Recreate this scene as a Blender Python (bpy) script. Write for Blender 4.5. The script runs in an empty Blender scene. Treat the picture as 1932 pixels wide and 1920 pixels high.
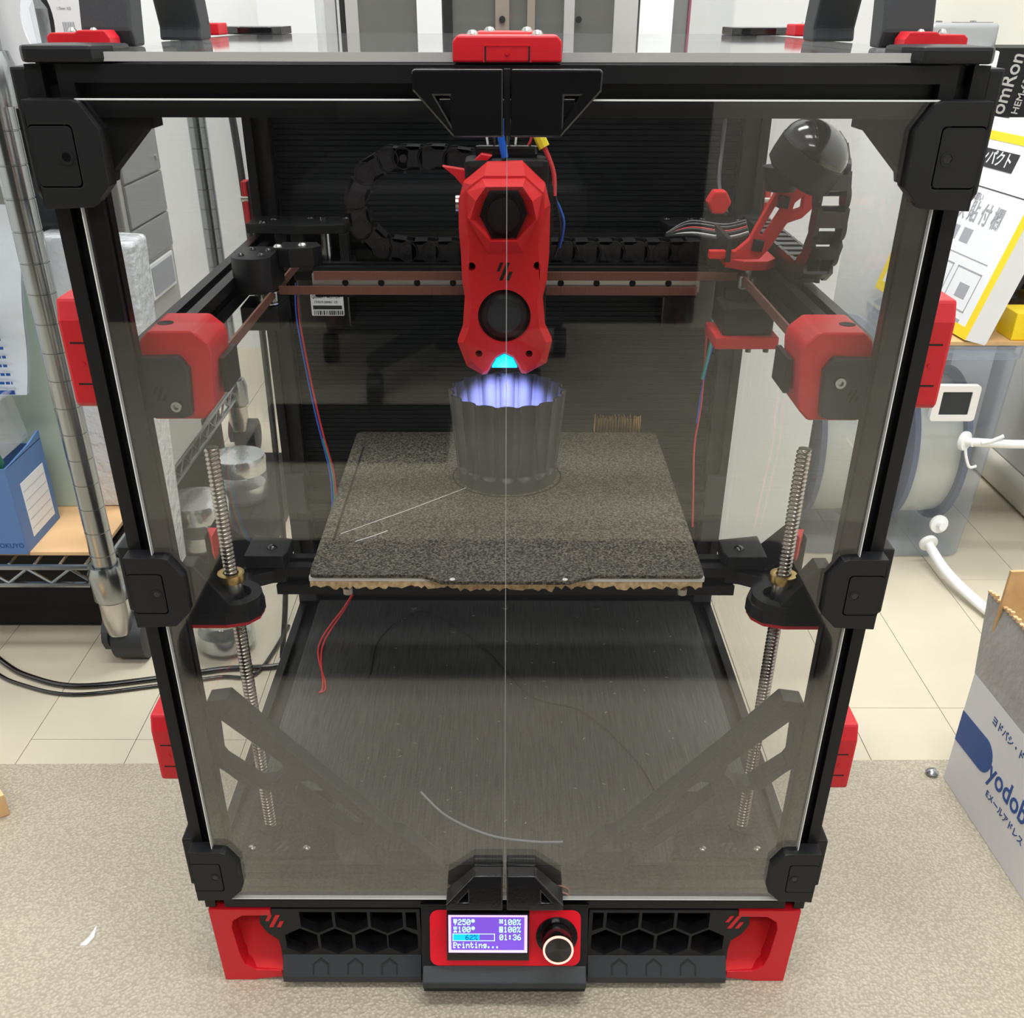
import bpy, bmesh, math, random
from mathutils import Vector, Matrix
from mathutils.geometry import tessellate_polygon
random.seed(7)
R = math.radians
C = bpy.context.scene.collection
FZ = -73.5            # floor level in the printer's own millimetres (frame bottom = 0)

# ------------------------------------------------------------------ camera, world, light
cam_d = bpy.data.cameras.new('camera'); cam = bpy.data.objects.new('camera', cam_d); C.objects.link(cam)
bpy.context.scene.camera = cam
cam_d.sensor_fit = 'HORIZONTAL'; cam_d.sensor_width = 36.0
cam_d.lens = 36.0 * 1927.5 / 1932.0
cam_d.shift_x = (966 - 950.3) / 1932.0
cam_d.shift_y = (1245.5 - 960) / 1932.0
cam_d.clip_start = 0.01; cam_d.clip_end = 50
PITCH = 0.5668
cam.location = (-0.53e-3, -500.3e-3, (519.6 - FZ) * 1e-3)
cam.rotation_mode = 'XYZ'
cam.rotation_euler = (math.pi/2 - PITCH, 0.0, 0.0009)
cam.rotation_euler = (Matrix.Rotation(0.0009, 3, 'Z') @ Matrix.Rotation(math.pi/2 - PITCH, 3, 'X') @ Matrix.Rotation(0.002, 3, 'Z')).to_euler()

world = bpy.data.worlds.new('world'); bpy.context.scene.world = world; world.use_nodes = True
bg = world.node_tree.nodes['Background']; bg.inputs[0].default_value = (0.93, 0.95, 1.0, 1); bg.inputs[1].default_value = 0.55

def area(name, loc, size, power, col=(1, .98, .95), rot=(0, 0, 0)):
    l = bpy.data.lights.new(name, 'AREA'); l.shape = 'RECTANGLE'; l.size, l.size_y = size; l.energy = power; l.color = col
    o = bpy.data.objects.new(name, l); C.objects.link(o); o.location = loc; o.rotation_euler = rot
    return o
area('ceiling_lamp', (0.15, -0.35, 2.35), (1.3, 0.35), 24)
area('ceiling_lamp', (0.0, 0.9, 2.35), (1.3, 0.35), 31)
area('ceiling_lamp', (-0.1, -1.9, 2.35), (1.3, 0.35), 24)
vs = bpy.context.scene.view_settings
vs.view_transform = 'Standard'; vs.look = 'None'; vs.gamma = 1; vs.use_curve_mapping = False; vs.exposure = 0.35

# ------------------------------------------------------------------ materials
def mat(name, col, rough=.5, metal=0, noise=None, bump=None, spec=.5, coat=0, emit=None, estr=0, layers=None):
    m = bpy.data.materials.new(name); m.use_nodes = True
    nt = m.node_tree; b = nt.nodes['Principled BSDF']
    b.inputs['Base Color'].default_value = (*col, 1); b.inputs['Roughness'].default_value = rough
    b.inputs['Metallic'].default_value = metal; b.inputs['Specular IOR Level'].default_value = spec
    b.inputs['Coat Weight'].default_value = coat
    if emit: b.inputs['Emission Color'].default_value = (*emit, 1); b.inputs['Emission Strength'].default_value = estr
    tc = nt.nodes.new('ShaderNodeTexCoord')
    if noise:      # (scale, second colour, lo, hi)
        n = nt.nodes.new('ShaderNodeTexNoise'); n.inputs['Scale'].default_value = noise[0]; n.inputs['Detail'].default_value = 4
        r = nt.nodes.new('ShaderNodeValToRGB'); r.color_ramp.elements[0].position = noise[2]; r.color_ramp.elements[1].position = noise[3]
        r.color_ramp.elements[0].color = (*col, 1); r.color_ramp.elements[1].color = (*noise[1], 1)
        nt.links.new(tc.outputs['Object'], n.inputs['Vector']); nt.links.new(n.outputs['Fac'], r.inputs['Fac'])
        nt.links.new(r.outputs['Color'], b.inputs['Base Color'])
    if bump:       # (scale, strength, distance)
        n = nt.nodes.new('ShaderNodeTexNoise'); n.inputs['Scale'].default_value = bump[0]; n.inputs['Detail'].default_value = 3
        bp = nt.nodes.new('ShaderNodeBump'); bp.inputs['Strength'].default_value = bump[1]; bp.inputs['Distance'].default_value = bump[2]
        if len(bump) > 3:
            mp = nt.nodes.new('ShaderNodeMapping'); mp.inputs['Scale'].default_value = bump[3]
            nt.links.new(tc.outputs['Object'], mp.inputs['Vector']); nt.links.new(mp.outputs['Vector'], n.inputs['Vector'])
        else: nt.links.new(tc.outputs['Object'], n.inputs['Vector'])
        nt.links.new(n.outputs['Fac'], bp.inputs['Height']); nt.links.new(bp.outputs['Normal'], b.inputs['Normal'])
    if layers:     # printed layer lines: (scale, strength) banding along z
        w = nt.nodes.new('ShaderNodeTexWave'); w.bands_direction = 'Z'; w.inputs['Scale'].default_value = layers[0]
        bp = nt.nodes.new('ShaderNodeBump'); bp.inputs['Strength'].default_value = layers[1]; bp.inputs['Distance'].default_value = .0002
        nt.links.new(tc.outputs['Object'], w.inputs['Vector']); nt.links.new(w.outputs['Fac'], bp.inputs['Height'])
        nt.links.new(bp.outputs['Normal'], b.inputs['Normal'])
    return m
def glassy(name, tint, base, graze, rough=.02, diffuse=0, dcol=(1, 1, 1), pw=4):
    m = bpy.data.materials.new(name); m.use_nodes = True; nt = m.node_tree
    for n in list(nt.nodes): nt.nodes.remove(n)
    N = nt.nodes.new; out = N('ShaderNodeOutputMaterial')
    tr = N('ShaderNodeBsdfTransparent'); tr.inputs[0].default_value = (*tint, 1)
    gl = N('ShaderNodeBsdfGlossy'); gl.inputs['Roughness'].default_value = rough; gl.inputs[0].default_value = (1, 1, 1, 1)
    lw = N('ShaderNodeLayerWeight'); lw.inputs[0].default_value = .5
    p = N('ShaderNodeMath'); p.operation = 'POWER'; p.inputs[1].default_value = pw
    ml = N('ShaderNodeMath'); ml.operation = 'MULTIPLY_ADD'; ml.inputs[1].default_value = graze; ml.inputs[2].default_value = base
    nt.links.new(lw.outputs['Facing'], p.inputs[0]); nt.links.new(p.outputs[0], ml.inputs[0])
    mx = N('ShaderNodeMixShader'); nt.links.new(ml.outputs[0], mx.inputs[0])
    src = tr.outputs[0]
    if diffuse:
        df = N('ShaderNodeBsdfDiffuse'); df.inputs[0].default_value = (*dcol, 1)
        m2 = N('ShaderNodeMixShader'); m2.inputs[0].default_value = diffuse
        nt.links.new(tr.outputs[0], m2.inputs[1]); nt.links.new(df.outputs[0], m2.inputs[2]); src = m2.outputs[0]
    nt.links.new(src, mx.inputs[1]); nt.links.new(gl.outputs[0], mx.inputs[2]); nt.links.new(mx.outputs[0], out.inputs[0])
    return m

M = {}
M['anod'] = mat('black_anodised', (.009, .009, .01), .36, 0, spec=.3, bump=(900, .08, .0002))
M['slot'] = mat('slot_dark', (.004, .004, .004), .6)
M['abs'] = mat('black_abs', (.010, .0105, .012), .4, spec=.32, layers=(900, .12))
M['absm'] = mat('black_abs_matte', (.009, .009, .010), .55, spec=.25, bump=(700, .25, .0003))
M['gloss'] = mat('glossy_black', (.006, .006, .007), .15, coat=.4, bump=(500, .15, .0003))
M['red'] = mat('red_abs', (.62, .008, .018), .42, layers=(700, .12))
M['redf'] = mat('red_abs_fuzzy', (.70, .02, .024), .6, spec=.25, bump=(2200, .5, .0004))
M['acryl'] = glassy('clear_acrylic', (.99, .99, .985), .045, 3.0, pw=3)
M['side'] = glassy('clear_acrylic_side', (.99, .992, .992), .015, .5)
M['topac'] = glassy('dusty_acrylic_top', (.85, .86, .86), .05, .8, .05, .08, (.8, .8, .8))
M['edge'] = mat('polished_acrylic_edge', (.78, .8, .79), .3, emit=None)
M['topedge'] = mat('dusty_acrylic_edge', (.42, .42, .41), .35)
M['chrome'] = mat('chrome', (.36, .38, .39), .2, 1)
M['steel'] = mat('steel', (.62, .6, .57), .28, 1)
M['screw'] = mat('lead_screw_steel', (.36, .33, .3), .25, 1)
M['brass'] = mat('brass', (.62, .45, .18), .3, 1)
M['alu'] = mat('aluminium', (.72, .72, .72), .35, .7)
M['white'] = mat('white_edge', (.82, .8, .78), .5)
M['cork'] = mat('cork_insulation', (.55, .36, .18), .9, noise=(300, (.8, .6, .35), .35, .65), bump=(400, .8, .001))
M['belt'] = mat('brown_timing_belt', (.16, .065, .045), .7, bump=(1, .6, .0006, (900, 900, 1)))
M['rail'] = mat('rail_steel', (.55, .54, .53), .3, .8)
M['dark'] = mat('black_void', (.003, .003, .003), .7)
M['rubber'] = mat('black_rubber', (.012, .012, .014), .45)
M['grey'] = mat('dark_grey_plastic', (.03, .033, .037), .45, spec=.35, bump=(600, .2, .0003))  # also lightens the black front lips as a painted highlight
M['fan'] = mat('fan_black', (.006, .0055, .006), .42, spec=.3)
M['led'] = mat('cyan_led', (0, .5, .8), .4, emit=(.0, .62, 1.0), estr=1.6)
M['chain'] = mat('chain_plastic', (.016, .016, .018), .32, spec=.6)
M['rear'] = mat('corrugated_plastic', (.008, .010, .012), .4, spec=.3)
M['cup'] = mat('black_silk_filament', (.028, .029, .033), .3, layers=(1500, .25))
M['blue'] = mat('blue_tube', (.0, .12, .7), .4)
M['yellow'] = mat('yellow_heatshrink', (.9, .75, .03), .5)
M['wred'] = mat('red_wire', (.7, .05, .06), .4)
M['wblue'] = mat('blue_wire', (.03, .12, .6), .4)
M['wgreen'] = mat('teal_wire', (.0, .4, .3), .4)
M['wwhite'] = mat('white_wire', (.8, .8, .8), .4)
M['paper'] = mat('white_paper', (.8, .82, .84), .55)
M['ink'] = mat('black_ink', (.02, .02, .025), .6)
M['greyink'] = mat('grey_ink', (.35, .36, .4), .6)
M['blueink'] = mat('navy_ink', (.01, .06, .25), .6)
M['blueprint'] = mat('blue_print', (.003, .07, .33), .5)
M['yprint'] = mat('yellow_print', (.9, .66, .01), .5)
M['wallw'] = mat('white_wall', (.82, .84, .84), .6, noise=(3, (.74, .76, .76), .4, .7))
M['cream'] = mat('cream_panel', (.72, .7, .62), .5)
M['card'] = mat('cardboard', (.55, .33, .14), .8, noise=(60, (.66, .43, .2), .35, .7), bump=(500, .2, .0004))
M['cardl'] = mat('light_cardboard', (.8, .52, .27), .75, noise=(20, (.74, .47, .23), .4, .7))
M['cardg'] = mat('grey_carton_flap', (.3, .29, .275), .35, noise=(30, (.42, .41, .39), .3, .75), bump=(160, .35, .002))
M['cardw'] = mat('white_carton', (.84, .85, .87), .5, noise=(8, (.74, .75, .78), .4, .8))
M['box_blue'] = mat('blue_file_box', (.09, .19, .42), .55, bump=(300, .1, .0003))
M['cyan'] = mat('display_cyan', (.0, .5, .6), .5, emit=(.10, .95, 1.0), estr=1.0)
M['pix'] = mat('display_pixel', (.6, .9, .9), .5, emit=(.35, 1.0, 1.0), estr=1.0)
M['bar'] = mat('display_bar', (0, .3, .6), .5, emit=(.0, .45, .9), estr=1.0)
M['lcd'] = mat('display_violet', (.1, .05, .35), .5, emit=(.16, .06, .5), estr=.9)
M['lcdrim'] = mat('display_rim', (.6, .4, .9), .5, emit=(.62, .42, .95), estr=1.0)
M['ring'] = mat('lit_ring', (.9, .4, .3), .4, emit=(1, .36, .32), estr=1.1)
M['redglow'] = mat('red_faceplate', (.72, .004, .02), .35)
M['frost'] = glassy('frosted_plastic', (.88, .91, .96), .035, .5, .15, .13, (.66, .74, .85))
M['clearp'] = glassy('clear_plastic', (.93, .94, .94), .05, .6, .08, .1, (.85, .87, .87))
M['fila'] = mat('natural_filament', (.72, .7, .56), .35, bump=(1, .5, .0004, (1500, 1, 1)))
M['flange'] = mat('spool_flange', (.06, .08, .14), .4)
M['ptfe'] = mat('white_ptfe', (.86, .88, .88), .3)
M['bubble'] = mat('bubble_wrap', (.72, .76, .8), .15, spec=.8, bump=(90, 1, .004))
M['bag'] = mat('pale_bag', (.7, .78, .86), .35, bump=(30, .6, .004))
M['pcg'] = mat('grey_drawer', (.3, .31, .31), .5)
M['pcf'] = mat('grey_frame', (.42, .42, .4), .5)
M['glassd'] = glassy('showcase_glass', (.72, .73, .72), .06, .5, .05, .3, (.33, .33, .31))
M['brownf'] = mat('brown_frame', (.25, .21, .18), .5)
M['purple'] = mat('dark_purple', (.2, .05, .09), .4)
M['greenf'] = mat('pale_green_folder', (.45, .55, .47), .5)
M['dgreen'] = mat('dark_green_card', (.01, .12, .07), .4)
M['jarm'] = mat('jar_metal', (.7, .72, .72), .18, .9, bump=(60, .3, .002))
M['silver'] = mat('silver_plastic', (.36, .37, .38), .4, .3)

def deck_mat():
    m = mat('brushed_deck', (.035, .036, .036), .42)
    nt = m.node_tree; b = nt.nodes['Principled BSDF']; tc = nt.nodes['Texture Coordinate']
    mp = nt.nodes.new('ShaderNodeMapping'); mp.inputs['Scale'].default_value = (1, .03, 1)
    n = nt.nodes.new('ShaderNodeTexNoise'); n.inputs['Scale'].default_value = 900; n.inputs['Detail'].default_value = 4
    r = nt.nodes.new('ShaderNodeValToRGB'); r.color_ramp.elements[0].color = (.03, .031, .031, 1); r.color_ramp.elements[1].color = (.075, .076, .074, 1)
    r.color_ramp.elements[0].position = .35; r.color_ramp.elements[1].position = .7
    nt.links.new(tc.outputs['Object'], mp.inputs['Vector']); nt.links.new(mp.outputs['Vector'], n.inputs['Vector'])
    nt.links.new(n.outputs['Fac'], r.inputs['Fac']); nt.links.new(r.outputs['Color'], b.inputs['Base Color'])
    return m
M['deck'] = deck_mat()
def pei_mat():
    m = mat('textured_pei', (.07, .06, .045), .55)
    nt = m.node_tree; b = nt.nodes['Principled BSDF']; tc = nt.nodes['Texture Coordinate']
    n = nt.nodes.new('ShaderNodeTexNoise'); n.inputs['Scale'].default_value = 720; n.inputs['Detail'].default_value = 3
    r = nt.nodes.new('ShaderNodeValToRGB'); e = r.color_ramp.elements
    e[0].color = (.022, .018, .012, 1); e[0].position = .40; e[1].color = (.26, .235, .18, 1); e[1].position = .74
    bp = nt.nodes.new('ShaderNodeBump'); bp.inputs['Strength'].default_value = .8; bp.inputs['Distance'].default_value = .0004
    nt.links.new(tc.outputs['Object'], n.inputs['Vector']); nt.links.new(n.outputs['Fac'], r.inputs['Fac'])
    nt.links.new(r.outputs['Color'], b.inputs['Base Color']); nt.links.new(n.outputs['Fac'], bp.inputs['Height'])
    nt.links.new(bp.outputs['Normal'], b.inputs['Normal']); b.inputs['Metallic'].default_value = .25
    return m
M['pei'] = pei_mat()
def mat_mat():
    m = mat('textured_mat', (.42, .38, .3), .38)
    nt = m.node_tree; b = nt.nodes['Principled BSDF']; tc = nt.nodes['Texture Coordinate']
    v = nt.nodes.new('ShaderNodeTexVoronoi'); v.inputs['Scale'].default_value = 480; v.feature = 'SMOOTH_F1'
    n = nt.nodes.new('ShaderNodeTexNoise'); n.inputs['Scale'].default_value = 9
    r = nt.nodes.new('ShaderNodeValToRGB'); e = r.color_ramp.elements
    e[0].color = (.58, .52, .41, 1); e[0].position = .1; e[1].color = (.40, .355, .27, 1); e[1].position = .55
    mx = nt.nodes.new('ShaderNodeMixRGB'); mx.blend_type = 'MULTIPLY'; mx.inputs[0].default_value = .25
    bp = nt.nodes.new('ShaderNodeBump'); bp.inputs['Strength'].default_value = .8; bp.inputs['Distance'].default_value = -.0012
    nt.links.new(tc.outputs['Object'], v.inputs['Vector']); nt.links.new(tc.outputs['Object'], n.inputs['Vector'])
    nt.links.new(v.outputs['Distance'], r.inputs['Fac']); nt.links.new(r.outputs['Color'], mx.inputs[1]); nt.links.new(n.outputs['Fac'], mx.inputs[2])
    nt.links.new(mx.outputs['Color'], b.inputs['Base Color'])
    nt.links.new(v.outputs['Distance'], bp.inputs['Height']); nt.links.new(bp.outputs['Normal'], b.inputs['Normal'])
    return m
M['mat'] = mat_mat()
M['plank'] = mat('cream_vinyl', (.60, .55, .43), .32, noise=(7, (.52, .475, .37), .35, .75), bump=(120, .12, .0005))
M['plankgap'] = mat('plank_gap', (.28, .24, .17), .6)

# ------------------------------------------------------------------ mesh helpers (millimetres in)
ORG = {}
def W(v): return Vector((v[0], v[1], v[2] - FZ)) * 1e-3
class B:
    def __init__(s, xf=None): s.v = []; s.f = []; s.xf = xf
    def add(s, vs, fs):
        k = len(s.v)
        for p in vs:
            p = Vector(p)
            s.v.append(s.xf @ p if s.xf else p)
        s.f += [[i + k for i in f] for f in fs]; return s
    def box(s, x0, x1, y0, y1, z0, z1):
        return s.add([(x0,y0,z0),(x1,y0,z0),(x1,y1,z0),(x0,y1,z0),(x0,y0,z1),(x1,y0,z1),(x1,y1,z1),(x0,y1,z1)],
                     [(0,3,2,1),(4,5,6,7),(0,1,5,4),(1,2,6,5),(2,3,7,6),(3,0,4,7)])
    def prism(s, out, a0, a1, axis='y', holes=()):
        def P(p, a):
            return {'y': (p[0], a, p[1]), 'z': (p[0], p[1], a), 'x': (a, p[0], p[1])}[axis]
        loops = [list(out)] + [list(h) for h in holes]
        flat = [p for l in loops for p in l]; n = len(flat)
        tris = tessellate_polygon([[Vector((p[0], p[1], 0)) for p in l] for l in loops])
        vs = [P(p, a0) for p in flat] + [P(p, a1) for p in flat]
        fs = []
        for t in tris: fs.append(tuple(t)); fs.append(tuple(i + n for i in reversed(t)))
        k = 0
        for l in loops:
            m = len(l)
            for i in range(m): j = (i + 1) % m; fs.append((k+i, k+j, k+j+n, k+i+n))
            k += m
        return s.add(vs, fs)
    def cyl(s, c, r, h, axis='z', seg=24, r2=None):
        r2 = r if r2 is None else r2; vs = []
        for k, rr in ((0, r), (1, r2)):
            for i in range(seg):
                a = 2*math.pi*i/seg; u, w = rr*math.cos(a), rr*math.sin(a)
                vs.append({'z': (c[0]+u, c[1]+w, c[2]+k*h), 'y': (c[0]+u, c[1]+k*h, c[2]+w), 'x': (c[0]+k*h, c[1]+u, c[2]+w)}[axis])
        fs = [tuple(range(seg))[::-1], tuple(range(seg, 2*seg))]
        for i in range(seg): j = (i+1) % seg; fs.append((i, j, j+seg, i+seg))
        return s.add(vs, fs)
    def lathe(s, prof, c=(0,0,0), seg=32, closed=False):
        vs = []; fs = []; n = len(prof)
        for i in range(seg):
            a = 2*math.pi*i/seg
            for r, z in prof: vs.append((c[0]+r*math.cos(a), c[1]+r*math.sin(a), c[2]+z))
        for i in range(seg):
            j = (i+1) % seg
            for k in range(n - (0 if closed else 1)):
                l = (k+1) % n; fs.append((i*n+k, j*n+k, j*n+l, i*n+l))
        return s.add(vs, fs)
    def tube(s, pts, r, seg=8, caps=True):
        pts = [Vector(p) for p in pts]; vs = []; fs = []; n = len(pts); up = None
        for i, p in enumerate(pts):
            t = (pts[min(i+1, n-1)] - pts[max(i-1, 0)]).normalized()
            if up is None: up = Vector((0,0,1)) if abs(t.z) < .9 else Vector((0,1,0))
            a = t.cross(up).normalized(); b = a.cross(t).normalized(); up = b
            rr = r[i] if isinstance(r, (list, tuple)) else r
            for k in range(seg):
                q = 2*math.pi*k/seg; vs.append(p + a*rr*math.cos(q) + b*rr*math.sin(q))
        for i in range(n-1):
            for k in range(seg): l = (k+1) % seg; fs.append((i*seg+k, i*seg+l, (i+1)*seg+l, (i+1)*seg+k))
        if caps: fs += [tuple(range(seg))[::-1], tuple(range((n-1)*seg, n*seg))]
        return s.add(vs, fs)
    def quad(s, a, b, c, d, th=.3):     # thin slab on a quad
        a, b, c, d = map(Vector, (a, b, c, d)); n = (b-a).cross(d-a).normalized()*th
        return s.add([a,b,c,d,a+n,b+n,c+n,d+n], [(0,3,2,1),(4,5,6,7),(0,1,5,4),(1,2,6,5),(2,3,7,6),(3,0,4,7)])
    def obj(s, name, m, parent=None, smooth=False, bevel=0, seg=2, label=None, at=None, ang=35, **tags):
        base = ORG[parent] if parent else (Vector(at) if at is not None else Vector((0, 0, 0)))
        wb = W(base) if (parent or at is not None) else Vector((0, 0, 0))
        me = bpy.data.meshes.new(name)
        me.from_pydata([W(v) - wb for v in s.v], [], s.f)
        bm = bmesh.new(); bm.from_mesh(me)
        bmesh.ops.recalc_face_normals(bm, faces=bm.faces)
        if bevel:
            ed = [e for e in bm.edges if len(e.link_faces) == 2 and e.calc_face_angle(0) > R(ang)]
            bmesh.ops.bevel(bm, geom=ed, offset=bevel*1e-3, segments=seg, profile=.6, affect='EDGES', clamp_overlap=True)
        bm.to_mesh(me); bm.free()
        if smooth:
            me.polygons.foreach_set('use_smooth', [True]*len(me.polygons))
            try: me.set_sharp_from_angle(angle=R(smooth if smooth is not True else 40))
            except Exception: pass
        me.materials.append(M[m] if isinstance(m, str) else m)
        o = bpy.data.objects.new(name, me); C.objects.link(o)
        if parent: o.parent = parent
        elif at is not None: o.location = wb
        ORG[o] = base
        if label: o['label'] = label
        for k, v in tags.items(): o[k] = v
        return o
def thing(name, label, cat, at, group=None):
    o = bpy.data.objects.new(name, None); C.objects.link(o); o.empty_display_size = .01
    o.location = W(at); ORG[o] = Vector(at); o['label'] = label; o['category'] = cat
    if group: o['group'] = group
    return o
def solo(b, name, m, label, cat, at, group=None, **k):
    o = b.obj(name, m, at=at, **k); o['label'] = label; o['category'] = cat
    if group: o['group'] = group
    return o
def dup(o, d=(0,0,0), parent=None, label=None):
    c = o.copy(); C.objects.link(c)
    c.parent = parent if parent else o.parent
    c.location = o.location + Vector(d)*1e-3
    ORG[c] = ORG[o] + (Vector(d) if parent is None and o.parent is None else Vector((0,0,0)))
    if label: c['label'] = label
    return c
def duptree(o, d, label=None):
    c = dup(o, d); c.parent = None; ORG[c] = ORG[o] + Vector(d)
    if label: c['label'] = label
    for ch in list(o.children):
        e = ch.copy(); C.objects.link(e); e.parent = c; ORG[e] = ORG[c]
        for g in ch.children: h = g.copy(); C.objects.link(h); h.parent = e
    return c
def text(s, size, m, parent, mx, name='lettering', ext=.05, align='LEFT', label=None, sx=1.0, at=None):
    cu = bpy.data.curves.new('t', 'FONT'); cu.body = s; cu.size = size; cu.extrude = ext; cu.align_x = align
    cu.offset = size*.012; cu.align_y = 'CENTER'; cu.resolution_u = 3
    t = bpy.data.objects.new('t', cu); C.objects.link(t)
    dg = bpy.context.evaluated_depsgraph_get(); dg.update()
    me = bpy.data.meshes.new_from_object(t.evaluated_get(dg)); bpy.data.objects.remove(t)
    vs = [mx @ Vector((v.co.x*sx, v.co.y, v.co.z)) for v in me.vertices]; fs = [list(p.vertices) for p in me.polygons]
    bpy.data.meshes.remove(me)
    if not vs: return None
    b = B(); b.add(vs, fs); return b.obj(name, m, parent, label=label)
def frame(o, ux, uy):      # matrix: x->ux, y->uy, z->normal, origin o (mm)
    ux = Vector(ux).normalized(); uy = Vector(uy); uz = ux.cross(uy).normalized(); uy = uz.cross(ux)
    m = Matrix((ux, uy, uz)).transposed().to_4x4(); m.translation = Vector(o); return m
FRONT = lambda x, y, z: frame((x, y, z), (1,0,0), (0,0,1))
def mir(pts, sgn): return [(p[0]*sgn, *p[1:]) for p in pts] if sgn > 0 else [(-p[0], *p[1:]) for p in pts][::-1]
def arc(cx, cy, r, a0, a1, n): return [(cx + r*math.cos(R(a0+(a1-a0)*i/n)), cy + r*math.sin(R(a0+(a1-a0)*i/n))) for i in range(n+1)]
def rrect(x0, x1, y0, y1, r, n=4):
    return arc(x1-r, y1-r, r, 0, 90, n) + arc(x0+r, y1-r, r, 90, 180, n) + arc(x0+r, y0+r, r, 180, 270, n) + arc(x1-r, y0+r, r, 270, 360, n)
def circ(cx, cy, r, n=24): return [(cx + r*math.cos(2*math.pi*i/n), cy + r*math.sin(2*math.pi*i/n)) for i in range(n)]
LOGO = [[(0,.5),(.19,.5),(.42,1),(.22,1)], [(.15,0),(.37,0),(.83,1),(.6,1)], [(.57,0),(.78,0),(1,.5),(.78,.5)]]
def logo(x, z, w, h, y, m, parent, th=.25, name='emblem', xf=None):
    b = B(xf)
    for q in LOGO: b.prism([(x + (p[0]-.5)*w, z + (p[1]-.5)*h) for p in q], y - th, y + .05)
    return b.obj(name, m, parent)

# ------------------------------------------------------------------ the setting
fl = bpy.data.objects.new('floor', None)
b = B(); b.box(-1600, 1300, -2700, 1700, FZ-9, FZ-3)
fl = b.obj('floor', 'plankgap', at=(0, 0, FZ)); fl['kind'] = 'structure'
xs = [-1600 + 0]; 
edges = [-1554 + 100*i for i in range(0, 11)] + [-456, -355, -249, -150, -49, 50, 148, 246, 344, 438, 538, 638, 738, 838, 938, 1038, 1138, 1238]
edges = sorted(set(edges))
for i in range(len(edges)-1):
    x0, x1 = edges[i], edges[i+1]
    off = {-456: 288, -355: 288, 344: 344, 438: 344}.get(x0, random.choice([120, 430, -160, 620]))
    y = off - 4*900
    while y < 1700:
        if y + 900 > -2700:
            b = B(); b.box(x0+.35, x1-.35, max(y, -2700)+.35, min(y+900, 1700)-.35, FZ-3, FZ)
            b.obj('plank', 'plank', fl)
        y += 900
def wall(name, x0, x1, y0, y1, z0, z1, m='wallw'):
    b = B(); b.box(x0, x1, y0, y1, z0, z1); o = b.obj(name, m, at=((x0+x1)/2, (y0+y1)/2, z0)); o['kind'] = 'structure'; return o
wall('wall_back', -1600, 1300, 1640, 1700, FZ, FZ+2450)
wall('wall_left', -1660, -1600, -2700, 1700, FZ, FZ+2450)
wall('wall_right', 1300, 1360, -2700, 1700, FZ, FZ+2450)
wall('wall_front', -1600, 1300, -2760, -2700, FZ, FZ+2450, 'cream')
b = B(); b.prism([(-950, -800), (760, -800), (760, 262), (-950, 242)], FZ, FZ+1.5, 'z')
solo(b, 'floor_mat', 'mat', 'grainy translucent beige mat lying on the floor in front, under the machine', 'mat', (0, -100, FZ))
Z0 = -72

# ------------------------------------------------------------------ the printer
P = thing('printer', 'black framed enclosed desktop machine with red fittings and clear doors', 'printer', (0, 205, Z0))

def tsec(cx, cy):
    h, s, d, w, k = 10, 3.1, 1.6, 5.2, 6
    side = [(-h, -h), (-s, -h), (-s, -h+d), (-w, -h+d+.1), (-3, -h+k), (3, -h+k), (w, -h+d+.1), (s, -h+d), (s, -h)]
    pts = []
    for q in range(4):
        a = q*math.pi/2; c_, s_ = round(math.cos(a)), round(math.sin(a))
        pts += [(cx + x*c_ - y*s_, cy + x*s_ + y*c_) for x, y in side]
    return pts
def ext(axis, a0, a1, cx, cy, parent=None):
    return B().prism(tsec(cx, cy), a0, a1, axis).obj('extrusion', 'anod', parent or P)
for sx in (-1, 1):
    for y in (10, 400): ext('z', 0, 500, 195*sx, y)
for z in (10, 490):
    for y in (10, 400): ext('x', -185, 185, y, z)
    for sx in (-1, 1): ext('y', 20, 390, 195*sx, z)
for sx in (-1, 1): ext('y', 20, 390, 195*sx, 356)
ext('x', -185, 185, 400, 356)
ext('x', -185, 185, 400, 130)

# panels
def slab(name, m, x0, x1, y0, y1, z0, z1, parent=P, label=None, bevel=0): return B().box(x0, x1, y0, y1, z0, z1).obj(name, m, parent, label=label, bevel=bevel)
for s in (-1, 1):
    x0, x1 = sorted((.06*s, 190.5*s))
    d = slab('door', 'acryl', x0, x1, -7, -4, 15.5, 487, label='clear acrylic door leaf')
    e = B(); xo = x0 if s < 0 else x1; xi = x1 if s < 0 else x0
    for q in ((min(xo, xo-.5*s), max(xo, xo-.5*s), 15.5, 487),  (x0, x1, 14.9, 15.5), (x0, x1, 487, 487.5)):
        B().box(q[0], q[1], -7.1, -3.9, q[2], q[3]).obj('door_edge', 'edge', d)
    B().box(min(xi, xi+.13*s), max(xi, xi+.13*s), -7.1, -3.9, 15.5, 487).obj('inner_edge', 'topedge', d)
    B().box(min(xo, xo-9*s), max(xo, xo-9*s), -3.9, -.1, 20, 484).obj('seal_strip', 'absm', d); B().box(x0, x1, -3.9, -.1, 16, 19).obj('seal_strip', 'absm', d)
    slab('side_panel', 'side', *sorted((205.2*s, 208.2*s)), 8, 402, 14, 487, label='clear acrylic side panel')
slab('top_panel', 'topac', -190, 190, 1, 409, 501, 504.5, label='dusty clear top panel')
B().box(-190, 190, .2, 1, 501, 504.5).obj('panel_edge', 'topedge', P); B().box(-190, 190, 409, 409.6, 501, 504.5).obj('panel_edge', 'topedge', P)
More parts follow.
